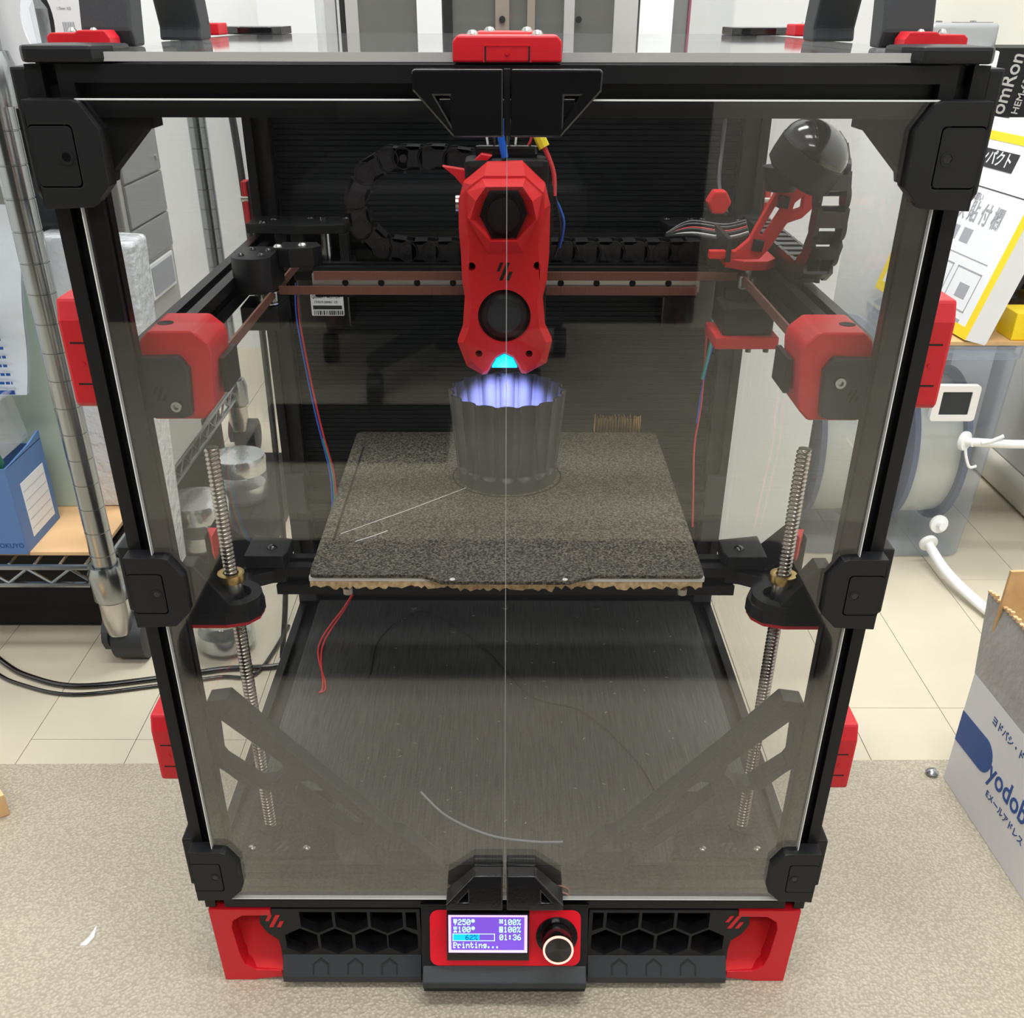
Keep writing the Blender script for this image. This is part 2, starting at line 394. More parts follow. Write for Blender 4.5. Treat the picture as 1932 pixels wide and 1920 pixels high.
# corrugated back panel
pr = []
z = 12.0
while z < 496: pr += [(409, z), (408, z+.3), (408, z+3.3), (409, z+3.6)]; z += 4.0
B().prism([(412, 12), (412, z)] + pr[::-1], -207, 207, 'x').obj('back_panel', 'rear', P)
slab('deck_panel', 'deck', -184.8, 184.8, 20.2, 389.8, 20.5, 23.5)
for x in (-90, 0, 90): B().cyl((x, 375, 23.5), 3, 1.4, 'z', 12).obj('deck_screw', 'steel', P)

rnd = random.Random(11)
k = B()
for i in range(70):
    x, y = rnd.uniform(-110, 170), rnd.uniform(40, 360); a = rnd.uniform(0, 6.28); l_ = rnd.uniform(.5, 3); q = rnd.uniform(-1, 1)
    k.tube([(x, y, 23.7), (x+l_*math.cos(a)*.5+q*.4, y+l_*math.sin(a)*.5, 23.9), (x+l_*math.cos(a), y+l_*math.sin(a)+q, 23.7)], .13, 4)
k.obj('dust', 'white', P, kind='stuff')
DECKWIRES = True

# corner clips on the doors
def clip(sx, zc):
    o = [(-205, 21.5), (-184, 21.5), (-181, 20.5), (-174.2, 10), (-174.5, -12), (-183, -20.5), (-205, -21.5)]
    ins = rrect(-204.8, -186.2, -12, 11.5, 2)
    out = [(x*sx, zc+zz) for x, zz in o]
    hole = [(x*sx, zc+zz) for x, zz in rrect(-205.0+.4, -185.6, -12.6, 12.1, 2)]
    c = B().prism(out, -11, 0, 'y', [hole]).obj('corner_clip', 'abs', P, bevel=.8)
    iz = B().prism([(x*sx, zc+zz) for x, zz in ins], -10.9, -1).obj('clip_insert', 'abs', c, bevel=.5)
    # screw in a ring
    x, zz = -190.5*sx, zc - .5
    r = B().prism(circ(x, zz, 3.1, 20), -11.3, -10.5, 'y', [circ(x, zz, 2.0, 20)]); r.obj('screw_boss', 'abs', iz if False else c)
    B().prism(circ(x, zz, 1.9, 6), -11.0, -10.6).obj('screw', 'gloss', c)
    return c
for sx in (-1, 1):
    for zc in (466, 250.5, 38.5): clip(sx, zc)
    # side corner clips and lid corner clips
    for z0, z1 in ((446, 499), (16, 60), (229, 272)):
        B().prism([(2, z0+4), (6, z0), (36, z0), (42, z0+8), (42, z1-8), (34, z1), (2, z1)], *sorted((205.1*sx, 212.5*sx)), 'x').obj('side_clip', 'abs', P, bevel=1.2)
    B().prism(mir([(-205, -1), (-206, 34), (-196, 38), (-178, 36), (-167, 26), (-167, 4), (-174, -4), (-203, -4)], -sx), 500.6, 507, 'z').obj('lid_clip', 'abs', P, bevel=1.5)
    B().prism(mir([(-210, 404), (-210, 360), (-190, 346), (-166, 346), (-160, 352), (-160, 392), (-172, 404)], -sx), 504.6, 509.5, 'z').obj('lid_clip', 'gloss', P, bevel=.8)

# red fittings: side clips, lid hinge block
def red_mid(sx, z0, z1, y0=22, y1=72):
    b = B().prism([(y0, z0+3), (y0+3, z0), (y1-3, z0), (y1, z0+3), (y1, z1-8), (y1-6, z1), (y0+4, z1), (y0, z1-10)], *sorted((208.4*sx, 225*sx)), 'x')
    c = b.obj('side_latch', 'red', P, bevel=1.6, label='red side latch')
    g = B().prism(rrect(z0+11, z0+35, 0, 1, .4, 2), 0, 1)   # thin tongue outline as two grooves
    zz0, zz1 = z0+13, z1-21
    for zz in (zz0, zz1): B().box(*sorted((211*sx, 221*sx)), y0-.15, y0+.3, zz-.45, zz+.45).obj('groove', 'slot', c)
    B().cyl((216.5*sx, y0-.5, (zz0+zz1)/2), 1, .8, 'y', 10).obj('stud', 'red', c)
for sx in (-1, 1):
    red_mid(sx, 343, 398); red_mid(sx, 92, 143) if sx < 0 else red_mid(sx, 86, 137)
    for zz in (375, 395): pass
    B().box(*sorted((209*sx, 214*sx)), 398, 412, 367, 403).obj('rear_latch', 'red', P, bevel=1, label='red latch at the rear corner')
    B().cyl((209*sx, 399, 390), 2.2, 6*sx, 'x', 12).obj('latch_screw', 'steel', P)
hb = B().prism([(-23, 501), (23, 501), (23, 508.5), (21, 510.6), (-21, 510.6), (-23, 508.5)], -1.5, 30, 'y').obj('lid_latch', 'red', P, bevel=.8, label='red latch block on the lid')
k = B(); k.prism([(-10.2, 501), (-9.6, 501), (-9.6, 506.8), (9.6, 506.8), (9.6, 501), (10.2, 501), (10.2, 507.3), (-10.2, 507.3)], -1.7, -1.2); k.obj('groove', 'red', hb)
for q in (-9.3, 9.3): B().box(q-.45, q+.45, -1.65, -1.2, 501, 507.2).obj('groove', 'slot', hb)
B().cyl((0, -2, 504.5), 1, .9, 'y', 10).obj('stud', 'red', hb)
hc = B().box(-14, 16, 36, 70, 504.6, 511.4).obj('lid_latch', 'red', P, bevel=1, label='red hinge block behind the front latch')
for x, y, z in ((-15, 16, 510.6), (13, 16, 510.6), (-8, 46, 511.4), (9, 46, 511.4)): B().lathe([(0, 1.9), (1.6, 1.6), (2.4, .6), (2.5, 0)], (x, y, z), 12).obj('button_screw', 'steel', hb if y < 20 else hc, smooth=True)

# door handles
def handle(sx, top):
    if top:
        o = [(-1.6, 474.4), (-1.6, 499.2), (-38.3, 499.2), (-39.3, 498), (-39, 491.5), (-22.5, 474.4)]
        h = [(-29.8, 489.6), (-23.6, 489.6), (-23.6, 479.6)]
        y0, y1 = -20, -7
    else:
        o = [(-1.2, 22.2), (-1.2, 46), (-20, 46), (-38.5, 25.5), (-38, 22.2)]
        h = [(-30.5, 27.5), (-24, 27.5), (-24, 35)]
        y0, y1 = -24, -7
    f = [(x*sx, z) for x, z in o]; hh = [(x*sx, z) for x, z in h]
    b = B().prism(f, y0, y1, 'y', [hh])
    if not top:   # the lower grips lean out: upper edge cut back
        b.v = [Vector((v.x, v.y + ((v.z - 22.2)*.28 if v.y < -10 else 0), v.z)) for v in b.v]
    c = b.obj('door_handle', 'gloss', P, bevel=.9, label='glossy black door handle')
for t in (True, False):
    for s in (-1, 1): handle(s, t)
B().box(-1.3, 1.3, -15, -7.2, 474.5, 499).obj('handle_gap_strip', 'absm', P)

# top corner braces and the long lower braces
for s in (-1, 1):
    o = [(-185, 480), (-155, 480), (-155, 475.5), (-160, 474.5), (-178, 457), (-179, 453), (-185, 452)]
    B().prism([(x*s, z) for x, z in o], 4, 18).obj('corner_brace', 'absm', P, bevel=.4)
    o = [(-187, 150), (-184, 161), (-170, 163), (-153, 141), (-147, 130), (-134, 121), (-126, 105), (-84, 62), (-76, 53), (-44, 22), (-38, 20),
         (-78, 20), (-104, 32), (-107, 44), (-112, 46), (-150, 84), (-158, 90), (-167, 91), (-180, 105), (-186, 110)]
    o = [(-188, 150), (-184, 160), (-171, 162), (-136, 120), (-131, 115), (-76, 52), (-68, 50), (-42, 22), (-41, 20.2),
         (-79, 20.2), (-90, 27), (-98, 38), (-150, 86), (-157, 91), (-167, 91), (-180, 105), (-187, 111)]
    h1 = [(-181, 143), (-177, 146), (-143, 112), (-142, 104), (-150, 95), (-160, 94), (-180, 112), (-182, 116)]
    h2 = [(-136, 92), (-133, 97), (-127, 98), (-124, 96), (-93, 62), (-92, 57), (-97, 51), (-101, 51), (-133, 83), (-137, 87)]
    h3 = [(-88, 40), (-85, 44), (-78, 47), (-72, 46), (-51, 26), (-52, 24.5), (-82, 24.5), (-88, 32)]
    # depth: front at 18, thick backwards so that its top face shows
    B().prism([(x*s, z) for x, z in o], 16, 30, 'y', [[(x*s, z) for x, z in h] for h in (h1, h2, h3)]).obj('long_brace', 'grey', P, bevel=.6, label='long grey diagonal brace with three windows')

# ------------------------------------------------------------------ gantry
def revolve_screw(c, r=2.6, parent=P, m='steel', axis='z', name='button_screw'):
    if axis == 'z': return B().lathe([(0, 1.8), (r*.6, 1.6), (r, .6), (r*1.05, 0)], c, 14).obj(name, m, parent, smooth=True)
    mx = Matrix.Translation(c) @ Matrix.Rotation(R(90), 4, 'X')
    b = B(mx); b.lathe([(0, 1.0), (r*.5, 1.0), (r*.5, 2.6), (r*.9, 2.6), (r, 2.0), (r, 0)], (0, 0, 0), 18); return b.obj(name, m, parent, smooth=30)
ga = ext('x', -135, 135, 258, 358)
rl = B().box(-135, 135, 241, 248, 353, 365).obj('linear_rail', 'rail', P, bevel=.4)
hk = B()
for k in range(12):
    x = -137 + 25*k
    if abs(x) < 136: hk.cyl((x, 240.8, 359.2), 2.3, .5, 'y', 14)
hk.obj('rail_bore', 'dark', rl)
for z, x0, x1 in ((361.6, -133, 160), (351.8, -158, 133)):
    B().box(x0, x1, 237.8, 239.2, z, z+5.6).obj('belt', 'belt', P)
B().box(-161.6, -160.2, 58, 236, 350.8, 356.8).obj('belt', 'belt', P)
B().box(162.0, 163.4, 58, 236, 361, 367).obj('belt', 'belt', P)
B().box(-161.6, -160.2, 244, 372, 350.8, 356.8).obj('belt', 'belt', P)
B().box(162.0, 163.4, 244, 372, 361, 367).obj('belt', 'belt', P)
def pulley(x, y, z0):
    b = B(); b.cyl((x, y, z0), 7.6, .9, 'z', 28); b.cyl((x, y, z0+7.6), 7.6, .9, 'z', 28)
    n = 18; pts = []
    for i in range(n):
        for da, rr in ((-.3, 5.9), (.3, 5.9), (.5, 5.3), (.9-.4+.2, 5.3)):
            a = 2*math.pi*(i+da)/n; pts.append((x+rr*math.cos(a), y+rr*math.sin(a)))
    pts = [(x + (5.9 if k % 2 == 0 else 5.3)*math.cos(2*math.pi*(k//2*2 + (k % 2))/36), y + (5.9 if k % 2 == 0 else 5.3)*math.sin(2*math.pi*k/36)) for k in range(36)]
    b.prism(pts, z0+.9, z0+7.6, 'z'); return b.obj('pulley', 'chrome', P)
pulley(-165.5, 236, 346.5); pulley(166.5, 236, 357.5)
# left carriage joint
j = B(); j.prism(arc(-172, 232, 15, 135, 330, 12) + [(-158, 262), (-185, 262)], 356, 379, 'z'); lj = j.obj('carriage_joint', 'abs', P, bevel=.7, smooth=30, label='black carriage joint, left end of the crossbeam')
j = B().prism([(-158, 246), (-150, 244), (-134, 248), (-129, 256), (-134, 268), (-158, 268)], 368.2, 381, 'z').obj('joint_cap', 'abs', lj, bevel=.6)
for c in ((-180, 230, 379), (-176, 250, 379), (-164, 246, 379.0), (-166, 230, 379)): revolve_screw(c, 2.4, lj, 'gloss')
revolve_screw((-158, 250, 381), 3.2, lj); revolve_screw((-142, 256, 381), 3.2, lj)
B().prism([(-184, 226), (-158, 226), (-156, 262), (-185, 262)], 330, 345.6, 'z').obj('joint_base', 'abs', lj, bevel=.6)
# right carriage joint with red top and clear-coloured gap
j = B(); j.prism([(150, 262), (150, 236), (160, 225), (176, 225), (184, 236), (184, 262)], 371, 377, 'z'); rj = j.obj('carriage_joint', 'red', P, bevel=.6, label='red topped carriage joint, right end of the crossbeam')
B().cyl((166.5, 236, 366), 2.4, 5, 'z', 14).obj('axle', 'steel', rj)
B().box(150, 184, 240, 264, 330, 371).obj('joint_base', 'absm', rj, bevel=.6)
B().prism(circ(166.5, 236, 15, 20), 330, 356.5, 'z').obj('joint_cap', 'absm', rj, smooth=30)
# filter/motor pod under the right rail
md = B().box(141, 184, 196, 238, 326, 334).obj('end_plate', 'red', P, bevel=1.2, label='red plate under the right carriage')
b = B(); b.box(146, 180, 200, 236, 334, 352); b.obj('motor_body', 'absm', md, bevel=2)
b = B(); b.cyl((166, 205, 322), 2, 4, 'z', 12); b.cyl((178, 205, 322), 2, 4, 'z', 12); b.obj('screw', 'gloss', md)
# front idlers
def idler(s):
    o = [(-187, 371), (-186, 378), (-181, 383), (-158, 383), (-151, 377), (-150, 372), (-153, 343), (-159, 337), (-186, 337)]
    red = B().prism([(x*s, z) for x, z in o], 22, 60).obj('belt_idler', 'red', P, bevel=2.2, seg=3, label='red belt tensioner with grey cover', smooth=30)
    c = [(-188, 371), (-166, 371.5), (-161.5, 365), (-163.5, 341), (-168, 339.5), (-187, 339.5)]
    cv = B().prism([(x*s, z) for x, z in c], 16.5, 23).obj('cover', 'grey', red, bevel=1.2, label='dark grey cover')
    z = 346.5 if s < 0 else 359.5
    revolve_screw((170.3*s, 16.5, z), 3.0, red, 'chrome', 'y', 'cap_screw')
    logo(-178 if s < 0 else 178.5, 352.5, 7.5 if s < 0 else 6.5, 7.5, 16.45, 'slot', cv, .12)
    B().cyl(((-176)*s, 38, 382.2), 4.2, 1.0, 'z', 20).obj('screw_hole', 'dark', red)
    b = B().box(*sorted((-150*s, -147*s)), 34, 62, 348, 366); b.obj('tension_arm', 'absm', red, bevel=.5)
for s in (-1, 1): idler(s)

# rear drives and motors
def drive(s):
    mt = B().box(*sorted((-169*s, -127*s)), 356, 398, 299, 344).obj('motor', 'gloss', P, bevel=1.5, label='black stepper motor at the rear')
    B().box(*sorted((-170*s, -126*s)), 355, 398, 336, 344.5).obj('motor_cap', 'alu' if False else 'absm', mt, bevel=.8)
    f = B().prism([(x*s, y) for x, y in [(-203, 352), (-160, 346), (-126, 352), (-122, 372), (-124, 388), (-203, 388)]], 372, 379, 'z').obj('drive_plate', 'abs', P, bevel=.8, label='black rear drive mount')
    b = B()
    for x0, x1, y0, y1 in ((-168, -158, 348, 356), (-131, -124, 352, 362), (-181, -172, 350, 360)): b.box(*sorted((x0*s, x1*s)), y0, y1, 349, 372)
    b.obj('standoff', 'abs', f, bevel=.8)
    B().prism([(x*s, y) for x, y in [(-203, 352), (-160, 346), (-126, 352), (-122, 372), (-124, 388), (-203, 388)]], 344.6, 349, 'z').obj('lower_plate', 'abs', f, bevel=.8)
    B().cyl((-146*s, 372, 349.2), 5.5, 22, 'z', 20).obj('drive_pulley', 'chrome', f)
    B().cyl((-146*s, 372, 371.5), 2.4, 9.5, 'z', 14).obj('axle', 'chrome', f)
    for x, y in ((-190, 356), (-184, 372), (-156, 378), (-128, 378)): revolve_screw((x*s, y, 379), 3.2, f, 'gloss')
    return mt
mL = drive(-1); mR = drive(1)
lab = B().prism(rrect(-158.5, -132, 308.5, 326.5, 1), 355.4, 356.2).obj('sticker', 'paper', mL, label='white motor sticker')
lmx = lambda x, z: FRONT(x, 355.35, z)
text('QUIMAT MOTOR', 3.5, 'ink', lab, lmx(-157.6, 323.4), sx=.86)
text('17HS19-2004S1  CE', 2.6, 'ink', lab, lmx(-156, 319.2), sx=.9)
b = B(); b.box(-157, -133.5, 355.2, 355.4, 313.6, 316.6)
x = -156.5
while x < -134: w = random.choice([.5, .8, 1.2]); b.box(x, x+w, 355.2, 355.4, 309.2, 312.6); x += w + random.choice([.5, .7, .9])
b.obj('barcode', 'ink', lab)

# Z lead screws, nuts, carriages
def leadscrew(x, y):
    b = B(); rings = []; n = 16; z = 26.0; vs = []; fs = []; pitch = 2.6
    steps = int((311-26)/pitch*6)
    for i in range(steps):
        zz = 26 + i*pitch/6.0
        for k in range(n):
            a = 2*math.pi*k/n; ph = ((zz/pitch - k/n) % 1.0)
            r = 4.2 if ph < .42 else (3.4 if .5 < ph < .92 else 3.8)
            vs.append((x + r*math.cos(a), y + r*math.sin(a), zz))
    for i in range(steps-1):
        for k in range(n): l = (k+1) % n; fs.append((i*n+k, i*n+l, (i+1)*n+l, (i+1)*n+k))
    fs.append(tuple(range((steps-1)*n, steps*n)))
    b.add(vs, fs); return b.obj('lead_screw', 'screw', P, smooth=50)
for s, dx in ((-1, 0), (1, 2)):
    x = 167*s + dx
    leadscrew(x, 52)
    # foot bearing and motor plate on the deck
    mp = B().prism([(q*s, y) for q, y in [(-184, 21), (-114, 21), (-118, 30), (-124, 62), (-128, 92), (-184, 92)]], 23.6, 27, 'z').obj('motor_mount_plate', 'absm', P, bevel=.4)
    B().cyl((x, 52, 27), 9, 2.5, 'z', 24).obj('bearing', 'absm', mp)
    for q, y in ((-176, 30), (-138, 30), (-176, 78), (-132, 74)): revolve_screw((q*s, y, 27), 2.6, mp, 'steel')
    b = B()
    mx = frame(((-156)*s, 28.5, 27.1), (1, 0, 0), (0, 1, 0)); 
    for q in LOGO: b.prism([((-156*s) + (p[0]-.5)*12, 31 + (p[1]-.5)*10) for p in q], 27.0, 27.25, 'z')
    b.obj('emblem', 'grey', mp)
    plan = [(-192, 36), (-170, 36), (-157, 40), (-151, 48), (-150, 58), (-156, 72), (-162, 84), (-152, 90), (-143, 92), (-143, 112), (-152, 116), (-170, 128), (-192, 128)]
    cb = B().prism([(q*s, y) for q, y in plan], 203, 212, 'z').obj('bed_carriage', 'abs', P, bevel=.8, label='black bed carriage around the lead screw')
    B().prism([(q*s, z) for q, z in [(-192, 212), (-192, 243), (-184, 243), (-162, 212)]], 36, 50, 'y').obj('gusset', 'abs', cb, bevel=.6)
    B().prism([(q*s, z) for q, z in [(-192, 212), (-192, 236), (-170, 214), (-160, 212)]], 90, 124, 'y').obj('gusset', 'abs', cb, bevel=.6)
    B().prism([(q*s, y) for q, y in [(-168, 88), (-143, 88), (-141, 95), (-141, 114), (-168, 120)]], 215.2, 224, 'z').obj('beam_clamp', 'abs', cb, bevel=.8)
    revolve_screw((-152*s, 100, 224), 3.4, cb, 'gloss')
    ring = B().prism(circ(x, 52, 17, 28), 212, 217, 'z', [circ(x, 52, 10.5, 28)]).obj('nut_collar', 'abs', cb, smooth=30)
    B().prism([(q*s, y) for q, y in [(-191, 36.5), (-170, 36.5), (-158, 40.5), (-152, 48.5), (-151, 58), (-158, 72), (-191, 90)]], 200.6, 203, 'z').obj('lower_plate', 'red', cb, bevel=.4, label='thin red plate')
    B().prism(circ(x, 52, 8.2, 28), 226, 231, 'z', [circ(x, 52, 4.6, 28)]).obj('nut', 'brass', cb, smooth=30, bevel=.5)
    B().prism(circ(x, 52, 6, 20), 214, 226, 'z', [circ(x, 52, 4.6, 20)]).obj('nut_spring', 'steel', cb, smooth=30)
    B().prism([(q*s, y) for q, y in [(-190, 94), (-184, 80), (-184, 94)]], 225, 241, 'z').obj('marker', 'red', cb)
    # vertical linear rails behind the posts
    B().box(*sorted((-185*s, -179*s)), 100, 109, 30, 330).obj('linear_rail', 'rail', P) if False else None
    # rear corner brackets
    for z0, z1 in ((120, 158), (92, 112), (48, 70), (26, 42)):
        B().box(*sorted((-203*s, -186*s)), 383, 389.5, z0, z1).obj('panel_bracket', 'grey', P, bevel=.8)
# bed
ext('x', -150, 150, 100, 205)
for s in (-1, 1): ext('y', 110, 335, 92*s, 205)
bp = B().box(-123.5, 125, 68.5, 322, 216.2, 219.3).obj('heated_bed', 'white', P, bevel=.3, label='white edged heated plate')
# ragged insulation
vs = []; fs = []; n = 120
for i in range(n+1):
    x = -123 + 247*i/n; d = 4.2 + random.uniform(-1.6, 1.2) + (1.5 if abs(x) < 30 else 0)
    for y in (68.6 + random.uniform(-1.4, .6), 110):
        vs += [(x, y, 216.1), (x, y, 216.1 - d)]
for i in range(n):
    a = i*4; c_ = a+4
    fs += [(a, a+1, c_+1, c_), (a+2, c_+2, c_+3, a+3), (a+1, a+3, c_+3, c_+1), (a, c_, c_+2, a+2)]
B().add(vs, fs).obj('insulation', 'cork', bp, label='ragged tan cork layer')
pl = arc(-118, 317.5, 6, 90, 180, 4) + arc(-119, 71, 4, 180, 270, 3) + [(-52, 67), (-44, 62), (-40, 58.6), (40, 58.6), (45, 62), (56, 67)] + arc(120.5, 71, 4, 270, 360, 3) + arc(119.5, 317.5, 6, 0, 90, 4)
pt = B().prism(pl, 219.4, 221.6, 'z').obj('build_plate', 'pei', P, bevel=.3, label='speckled dark bronze textured build plate')
b = B(); b.cyl((-33, 61.5, 221.4), 1.7, .3, 'z', 12); b.cyl((37, 61.5, 221.4), 1.7, .3, 'z', 12); b.obj('tab_hole', 'white', pt)
b = B(); b.box(-115.3, -113.8, 116, 288, 221.6, 222.0); b.obj('purge_line', 'dark', pt)
b = B(); b.tube([(-111, 126, 221.8), (-70, 163, 222.2), (-29, 202, 223)], .22, 5); b.tube([(-100, 114, 221.8), (-88, 123, 221.9), (-80, 131, 221.8)], .3, 5); b.obj('filament_string', 'wwhite', pt)
# purge brush behind the plate
br = B().box(73, 115, 326, 340, 212, 219).obj('brush', 'absm', P, label='brass nozzle brush behind the plate')
k = B()
for i in range(16):
    for jj in range(3):
        k.tube([(75+i*2.5, 329+jj*3.5, 219), (75+i*2.5+random.uniform(-.7, .7), 329+jj*3.5, 232+random.uniform(-1, 1))], .55, 5)
k.obj('bristle', 'brass', br, kind='stuff')
# nuts under the bed
for x in (-100, 112): B().cyl((x, 70, 207), 3, 4, 'z', 10).obj('bed_screw', 'steel', P)

# ------------------------------------------------------------------ tool head
T = thing('x', '', '', (0, 0, 0)); bpy.data.objects.remove(T)
th = B().box(-27, 27, 212, 240, 330, 440).obj('tool_head', 'absm', P, bevel=4, label='black tool head body')
sil = [(-12,439),(10,439.5),(24.5,427),(28,415),(28,386.7),(26.8,368.7),(24.4,358.7),(26.5,339),(31.3,329.6),(28,315),(13.7,307),(10.8,307.5),(7.6,313),(5,318),(-1,321),(-6.5,318),(-9.5,313),(-13,307),(-16.5,306.5),(-27,312.5),(-33,328.6),(-29.3,338),(-27.5,358.7),(-29,368.8),(-29.6,386.7),(-30.6,401),(-30.4,418),(-27,428)]
fr = [(-14,433),(11.5,433),(23,423.5),(24,414),(20.5,392),(22,369),(20.5,357),(22,341),(27,331),(23.5,318.5),(13.5,311),(11,312.5),(7.8,318),(5,322),(-1,324.5),(-6.5,322),(-9.5,318),(-12.6,312.5),(-15.5,311),(-23.5,318.5),(-28.5,331),(-24.5,341),(-23,357),(-24.5,369),(-23.5,392),(-26.5,414),(-26,424),(-22,428)]
hexo = [(-10.6,423.4),(6.8,423.6),(13.4,410),(6.4,395.6),(-9.2,395.4),(-17,408.5)]
fanc = circ(-1.2, 347.6, 17.6, 40)
holes = [circ(21.2-1, 380, 2.6, 14), circ(-23.4+1, 379.5, 2.6, 14), circ(-18.4, 323.4, 2.4, 14), circ(15.6, 323.4, 2.4, 14)]
b = B()
# back rim, outer ring, front ring
n = len(sil)
lay = [[(x, 214, z) for x, z in sil], [(x, 203, z) for x, z in sil], [(x, 194, z) for x, z in fr]]
vs = [p for l in lay for p in l]; fs = []
for q in range(2):
    for i in range(n): jx = (i+1) % n; fs.append((q*n+i, q*n+jx, (q+1)*n+jx, (q+1)*n+i))
b.add(vs, fs)
hb_ = [(-15,431.5),(11.6,431.8),(22.5,422.5),(20.7,409),(11.2,387.5),(-11.8,387.2),(-24.6,409),(-25,424)]
loops = [fr, hb_, fanc] + holes
flat = [p for l in loops for p in l]
tris = tessellate_polygon([[Vector((p[0], p[1], 0)) for p in l] for l in loops])
b.add([(p[0], 194, p[1]) for p in flat], [tuple(t) for t in tris])
# inner walls of the openings
for l, d in [(fanc, 204)] + [(h, 206) for h in holes]:
    m = len(l); b.add([(x, 194, z) for x, z in l] + [(x, d, z) for x, z in l], [(i, (i+1) % m, (i+1) % m + m, i+m) for i in range(m)])
# faceted hood: base octagon -> rim -> opening
rim = [(-12.8,428),(9.9,428.2),(16,420),(18.7,409.3),(6.8,396.6),(-9.9,396.4),(-22.6,409.4),(-19,420)]
opn = [(-10.6,423.4),(6.8,423.6),(10.6,418),(13.4,410),(6.4,395.4),(-9.2,395.2),(-17,408.5),(-14,417)]
hv = [(x, 194, z) for x, z in hb_] + [(x, 184, z) for x, z in rim] + [(x, 203, z) for x, z in opn]
hf = []
for q in range(2):
    for i in range(8): jx = (i+1) % 8; hf.append((q*8+i, q*8+jx, (q+1)*8+jx, (q+1)*8+i))
b.add(hv, hf)
shell = b.obj('tool_head_shell', 'redf', th, label='faceted red shell with hexagonal and round fan openings')
B().prism([(x*1.0, z) for x, z in opn], 202.6, 204).obj('fan_recess', 'dark', shell)
f1 = B().cyl((-1.8, 199.5, 409.5), 11.4, 3, 'y', 36); f1.cyl((-1.8, 198.6, 409.5), 10.4, 1, 'y', 36, 11.2); f1.obj('fan', 'fan', shell, smooth=30, label='small black hot end fan')
f2 = B().cyl((-1.2, 200.5, 347.6), 17.5, 3, 'y', 48); f2.obj('fan', 'fan', shell, smooth=30, label='round grey part cooling fan')
mxf = Matrix.Translation((-1.2, 200.6, 347.6)) @ Matrix.Rotation(R(90), 4, 'X')
k = B(mxf); k.lathe([(0, 3.4), (1.2, 3.4), (1.2, 3.0), (11.2, 3.2), (12.2, 2.6), (15.2, 1.2), (15.4, 0)], (0, 0, 0), 48); k.obj('fan_hub', 'grey', shell, smooth=30)
b = B()
for h in holes: b.prism([(x, z) for x, z in h], 205.4, 206)
b.obj('screw_hole', 'dark', shell)
logo(-1, 376.5, 10.5, 11, 193.97, 'slot', shell, .12)
B().prism([(-9.6,312.6),(-6.6,318),(-1,320.6),(4.8,318),(7.6,312.6)], 199, 204).obj('led_window', 'led', shell, label='glowing cyan light window')
B().cyl((0, 232, 299), 1.2, 6, 'z', 14, 3.5).obj('nozzle', 'dark', th)
B().box(-6, 6, 226, 238, 305, 330).obj('hot_end', 'dark', th, bevel=1)  # nozzle and hot end coloured near-black so they look unlit
# side lever, extruder top and wires
B().prism([(-14, 442), (-8, 440), (-27, 424), (-34, 436), (-42, 434), (-33, 426.6), (-34.5, 437)][:0] + [(-41, 436), (-27, 434), (-16, 443), (-9, 442), (-28, 424.5), (-33, 430)], 214, 222).obj('release_lever', 'red', th, bevel=.6, label='red release lever')
B().box(-20, 20, 222, 246, 440, 447).obj('extruder', 'gloss', th, bevel=2)
B().prism(circ(-33, 418, 5, 16), 216, 220, 'y').obj('thumb_wheel', 'steel', th) if False else B().cyl((-33, 222, 413), 5, 3, 'x', 20).obj('thumb_wheel', 'steel', th)
B().prism([(12, 440), (20, 436), (30, 424), (31, 395), (27, 390), (27, 430)], 216, 236).obj('cowl_side', 'absm', th, bevel=.5)
def wire(pts, r, m, name='wire', parent=th, label=None): 
    pts = [Vector(p) for p in pts]; out = []
    for i in range(len(pts)-1):
        p0, p1, p2, p3 = pts[max(i-1, 0)], pts[i], pts[i+1], pts[min(i+2, len(pts)-1)]
        for k in range(6):
            t = k/6; out.append(.5*((2*p1) + (p2-p0)*t + (2*p0-5*p1+4*p2-p3)*t*t + (3*p1-p0-3*p2+p3)*t**3))
    out.append(pts[-1]); return B().tube(out, r, 8).obj(name, m, parent, smooth=True, label=label)
wire([(-1, 214, 441), (-4, 216, 458), (-2, 225, 480), (5, 240, 488)], 2.3, 'blue', 'feed_tube', label='blue feed tube')
wire([(12, 226, 444), (16, 226, 452), (14, 232, 464), (8, 240, 478)], .8, 'wred')
for i, m in enumerate(['wwhite', 'ink', 'wred', 'ink', 'wwhite']): wire([(-12+i*4.4, 232, 446), (-13+i*5, 236, 458), (-8+i*4, 246, 474)], .7, m)
wire([(14, 228, 474), (18, 224, 458), (24, 222, 446)], 3.6, 'yellow', 'heat_shrink', label='yellow heat shrink sleeve')
wire([(24, 222, 446), (30, 221, 432), (31, 220, 418)], 1.6, 'wred')
wire([(31, 222, 420), (35, 222, 405), (36, 226, 392), (33, 235, 378)], .9, 'ink'); wire([(32, 222, 416), (38, 222, 402), (36, 228, 385)], .8, 'wblue')
wire([(-63, 93, 24.6), (-42, 66, 24.5), (-11, 46, 24.5), (20, 39.5, 24.5), (41, 39, 24.6)], .9, 'greyink', 'filament_offcut', P, label='grey curl of filament lying on the deck')
wire([(-119, 255, 24.3), (-116, 319, 24.3), (-79, 366, 24.3), (-20, 300, 24.3), (21, 222, 24.3), (65, 198, 24.3), (102, 134, 24.3), (114, 89, 24.3)], .7, 'rubber', 'filament_offcut', P, label='dark curl of filament lying on the deck')
